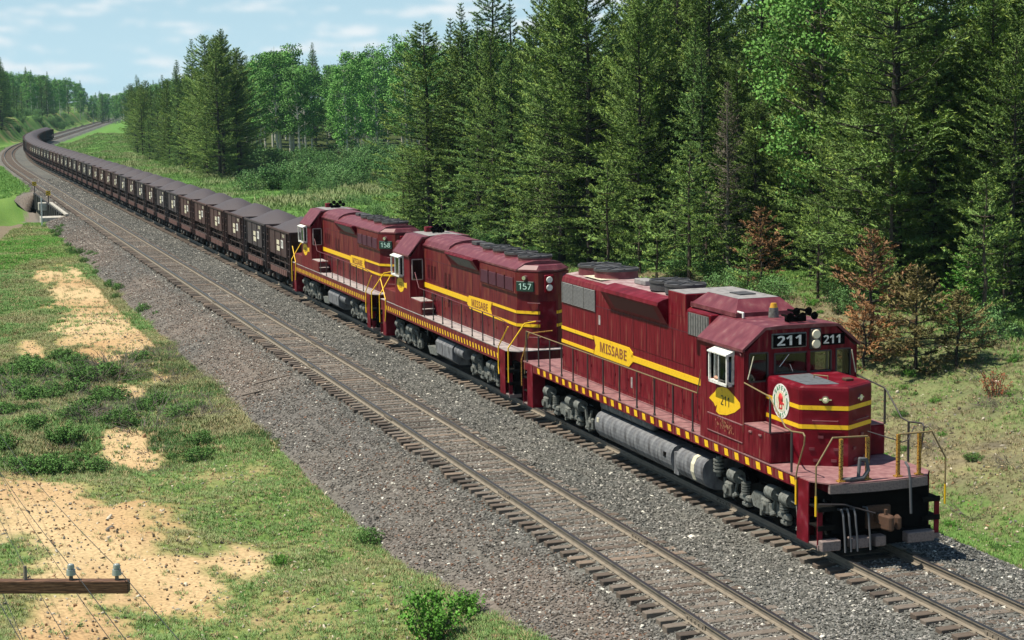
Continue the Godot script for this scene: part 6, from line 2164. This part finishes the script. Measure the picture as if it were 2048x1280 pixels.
func build_poles() -> void:
	# the arm whose end reaches into the photo, its pole just outside it
	var A := Vector3(19.8, 6.755, 20.1)
	var dir := Vector3(0.0, 0.0, -1.0)
	dir = Vector3(0.32, -0.013, -0.948).normalized()
	var across := dir.cross(Vector3.UP).normalized()
	var up := across.cross(dir).normalized() * -1.0
	if up.y < 0.0:
		up = -up
	var endp := Vector3(19.966, 6.749, 18.277)
	var root := endp - dir * 2.1
	var o := thing("telegraph_pole", "telegraph pole with a dark weathered wooden crossarm, at the photo's lower left edge", "telegraph pole", Vector3(root.x, land(root.x, root.z), root.z))
	shift = o.position
	var pm := MB.new()
	pm.cyl(Vector3(root.x, land(root.x, root.z) - 0.5, root.z) - across * 0.17, Vector3(root.x, 7.5, root.z) - across * 0.17, 0.16, 0.11, 14)
	put("pole", pm, M.crossarm, o)
	var ends := []
	for row in 2:
		var c := root - up * 0.62 * row
		var arm := MB.new()
		arm.box(c, Vector3(4.2, 0.092, 0.075), Basis(dir, up, dir.cross(up)), 0.006)
		put("crossarm", arm, M.crossarm, o)
		for k in 10:
			var s: float = 2.1 - 0.085 - 0.322 * k - (0.9 if k > 4 else 0.0)
			var p: Vector3 = c + dir * s + up * 0.046
			var pin := MB.new()
			pin.cyl(p, p + up * 0.1, 0.014, 0.011, 8)
			var pn := put("insulator_pin", pin, M.bark_2, o)
			if not (row == 0 and k == 2):
				var ins := MB.new()
				ins.cyl(p + up * 0.035, p + up * 0.075, 0.034, 0.03, 14)
				ins.cyl(p + up * 0.075, p + up * 0.085, 0.02, 0.02, 12)
				ins.cyl(p + up * 0.085, p + up * 0.105, 0.026, 0.024, 12)
				ins.ball(p + up * 0.105, Vector3(0.024, 0.012, 0.024), 12, 6)
				put("insulator", ins, M.insulator, pn)
			ends.append(p + up * 0.08 - across * 0.02)
	shift = Vector3.ZERO
	# wires run away down the line to the next pole, and on behind the camera
	var far := Vector3(-36.0, 4.2, 21.6)
	var names := ["rightmost", "second", "third", "fourth", "fifth"]
	for i in 20:
		var row := i / 10
		var k := i % 10
		if k > 4 or (row == 0 and k == 2):
			continue
		var p: Vector3 = ends[i]
		var q := far + Vector3(0, -0.62 * row, -0.0) + Vector3(0.0, 0.0, -1.0) * (2.0 - 0.32 * k - (0.9 if k > 4 else 0.0))
		var lab := "thin wire on the %s crossarm, %s from its right end" % [["upper", "lower"][row], names[k]]
		wire_between(p, q, 1.15, lab + ", running down the line")
		wire_between(p, p + Vector3(9.0, 0.15, -0.9), 0.06, lab + ", passing below the camera")


func build_bridge() -> void:
	# the short bridge that carries the empty track over a dirt road
	var o := thing("road_underpass_bridge", "short dark girder bridge with pale concrete ledges under the empty track", "bridge", Vector3(-165, -3.6, 7.6))
	shift = o.position
	box_part("girder", M.girder, o, -186.0, -141.5, -2.2, -0.36, 6.98, 7.2)
	for k in 14:
		box_part("stiffener", M.girder, o, -184.0 + k * 3.2, -183.9 + k * 3.2, -2.2, -0.36, 7.2, 7.3)
	box_part("abutment", M.concrete, o, -142.0, -139.5, -4.2, -0.55, 6.9, 9.2, 0.03)
	box_part("abutment", M.concrete, o, -188.0, -186.1, -4.2, -1.6, 6.9, 8.0, 0.03)
	box_part("ledge", M.concrete, o, -160.0, -138.0, -0.34, -0.16, 6.75, 7.05, 0.02)
	box_part("bearing_block", M.concrete, o, -162.5, -161.0, -1.1, -0.3, 7.25, 8.1, 0.03)
	shift = Vector3.ZERO
	for m in [[-186.5, 7.0, "yellow striped clearance marker at the far end of the bridge"], [-162.0, 7.0, "yellow striped clearance marker at the near end of the bridge"]]:
		var t := thing("clearance_marker", m[2], "marker sign", Vector3(m[0], -0.4, m[1]), "yellow bridge markers")
		shift = t.position
		box_part("post", M.dark_pipe, t, m[0] - 0.05, m[0] + 0.05, -0.4, 0.9, m[1] - 0.05, m[1] + 0.05)
		box_part("plate", M.yellow, t, m[0] + 0.055, m[0] + 0.08, 0.45, 0.95, m[1] - 0.25, m[1] + 0.25)
		for k in 2:
			var st := MB.new()
			st.box(Vector3(m[0] + 0.084, 0.6 + k * 0.2, m[1]), Vector3(0.006, 0.07, 0.5), Basis(Vector3.RIGHT, 0.5))
			put("stripe", st, M.print_black, t)
		shift = Vector3.ZERO
	var px := -135.5
	var pz := 9.4
	var y := land(px, pz)
	var wp := thing("marker_post", "slim white-painted wooden post standing beside the bridge", "post", Vector3(px, y, pz))
	shift = wp.position
	var mb := MB.new()
	mb.bar(Vector3(px, y - 0.2, pz), Vector3(px - 0.1, y + 2.7, pz - 0.05), 0.12, 0.12)
	put("post", mb, M.white, wp)
	var cap := MB.new()
	cap.box(Vector3(px - 0.1, y + 2.73, pz - 0.05), Vector3(0.16, 0.06, 0.16), Basis.IDENTITY, 0.01)
	put("cap", cap, M.cream, wp)
	shift = Vector3.ZERO
	# old timber dropped on the gravel slope
	for s in [[-33.2, 7.3, 1.9, 0.25, "old grey plank lying on the gravel beside the grass, nearer the rails"], [-31.8, 8.1, 1.6, 0.2, "old grey plank lying half in the gravel, nearer the grass"]]:
		var pm := MB.new()
		pm.box(Vector3(s[0], bed_height(s[1]) + 0.05, s[1]), Vector3(0.09, 0.05, s[2] * 0.8), Basis(Vector3.UP, s[3]) * Basis(Vector3.RIGHT, 0.14), 0.01)
		tag(put("plank", pm, M.tie_1), s[4], "plank")


func sky_picture() -> ImageTexture:
	var w := 3072
	var h := 1536
	var im := Image.create(w, h, false, Image.FORMAT_RGBF)
	var wisps := noise(7, 1.0, 6)
	var big := noise(9, 1.0, 3)
	for j in h:
		var el := PI * (0.5 - (j + 0.5) / h)
		if el < -0.01:
			im.fill_rect(Rect2i(0, j, w, h - j), Color(0.12, 0.13, 0.1))
			break
		var up := clampf(el / 1.2, 0.0, 1.0)
		var base := Color(0.335, 0.515, 0.61).lerp(Color(0.024, 0.07, 0.19), pow(up, 0.55))
		base = base.lerp(Color(0.43, 0.585, 0.65), smoothstep(0.14, 0.0, el) * 0.7)
		if el > 0.75:
			im.fill_rect(Rect2i(0, j, w, 1), base)
			continue
		var cover := smoothstep(0.75, 0.25, el)
		for i in w:
			var az := TAU * (i + 0.5) / w
			# streaks of thin cloud on a flat layer far above
			var d := 1.0 / (sin(el) + 0.06)
			var px := cos(az) * d
			var pz := sin(az) * d
			var n := wisps.get_noise_3d(cos(az) * 13.0, el * 110.0, sin(az) * 13.0) * 0.6 + wisps.get_noise_3d(cos(az) * 46.0, el * 190.0 + 40.0, sin(az) * 46.0) * 0.32 + big.get_noise_2d(px * 0.35, pz * 0.35) * 0.35
			var c := smoothstep(0.0, 0.42, n) * cover
			im.set_pixel(i, j, base.lerp(Color(0.62, 0.66, 0.68), c * 0.92))
	return ImageTexture.create_from_image(im)


func _ready() -> void:
	var cam := Camera3D.new()
	cam.name = "camera"
	cam.transform = Transform3D(Basis(Vector3(0.32042, -0.01363, -0.94718), Vector3(-0.11547, 0.99188, -0.05333), Vector3(0.94021, 0.12646, 0.31625)), Vector3(32.084, 10.113, 19.482))
	cam.fov = 20.93
	cam.near = 0.5
	cam.far = 6000.0
	cam.current = true
	add_child(cam)
	var env := Environment.new()
	env.background_mode = Environment.BG_SKY
	var sky := Sky.new()
	var pano := PanoramaSkyMaterial.new()
	pano.panorama = sky_picture()
	sky.sky_material = pano
	env.sky = sky
	env.tonemap_mode = Environment.TONE_MAPPER_LINEAR
	env.tonemap_exposure = 1.42
	env.sdfgi_enabled = true
	env.ssao_enabled = true
	env.ssil_enabled = true
	env.fog_enabled = true
	env.fog_density = 0.00007
	env.fog_light_color = Color(0.62, 0.76, 0.84)
	var we := WorldEnvironment.new()
	we.name = "world"
	we.environment = env
	add_child(we)
	var sun := DirectionalLight3D.new()
	sun.name = "sun"
	sun.light_energy = 1.6
	sun.light_color = Color(1.0, 0.96, 0.89)
	sun.light_angular_distance = 0.5
	sun.shadow_enabled = true
	add_child(sun)
	sun.look_at_from_position(Vector3(-0.05, 0.9, 0.43) * 100.0, Vector3.ZERO, Vector3.RIGHT)

	n_rough.seed = 21
	n_rough.frequency = 0.06
	n_rough.fractal_octaves = 4
	n_fine.seed = 22
	n_fine.frequency = 0.5
	n_fine.fractal_octaves = 3
	make_materials()
	var glass := StandardMaterial3D.new()
	glass.albedo_color = Color(0.012, 0.014, 0.014, 0.6)
	glass.transparency = BaseMaterial3D.TRANSPARENCY_ALPHA
	glass.roughness = 0.04
	M.pane = glass
	mat("maroon_dark", Color(0.06, 0.005, 0.012), 0.6)
	mat("paint_wear", Color(0.3, 0.14, 0.07), 0.8)
	build_ground()
	rng.seed = 3
	build_track("empty railway track in front of the train, its ties and rails in full view", NEAR, 9.0, -1250.0, 290)
	build_track("railway track under the ore train, mostly hidden by its cars", 0.0, 12.0, -1250.0, 220)
	build_bridge()
	build_train()
	engineer()
	build_woods()
	build_poles()
	build_stones()
	build_litter()
	build_grass()
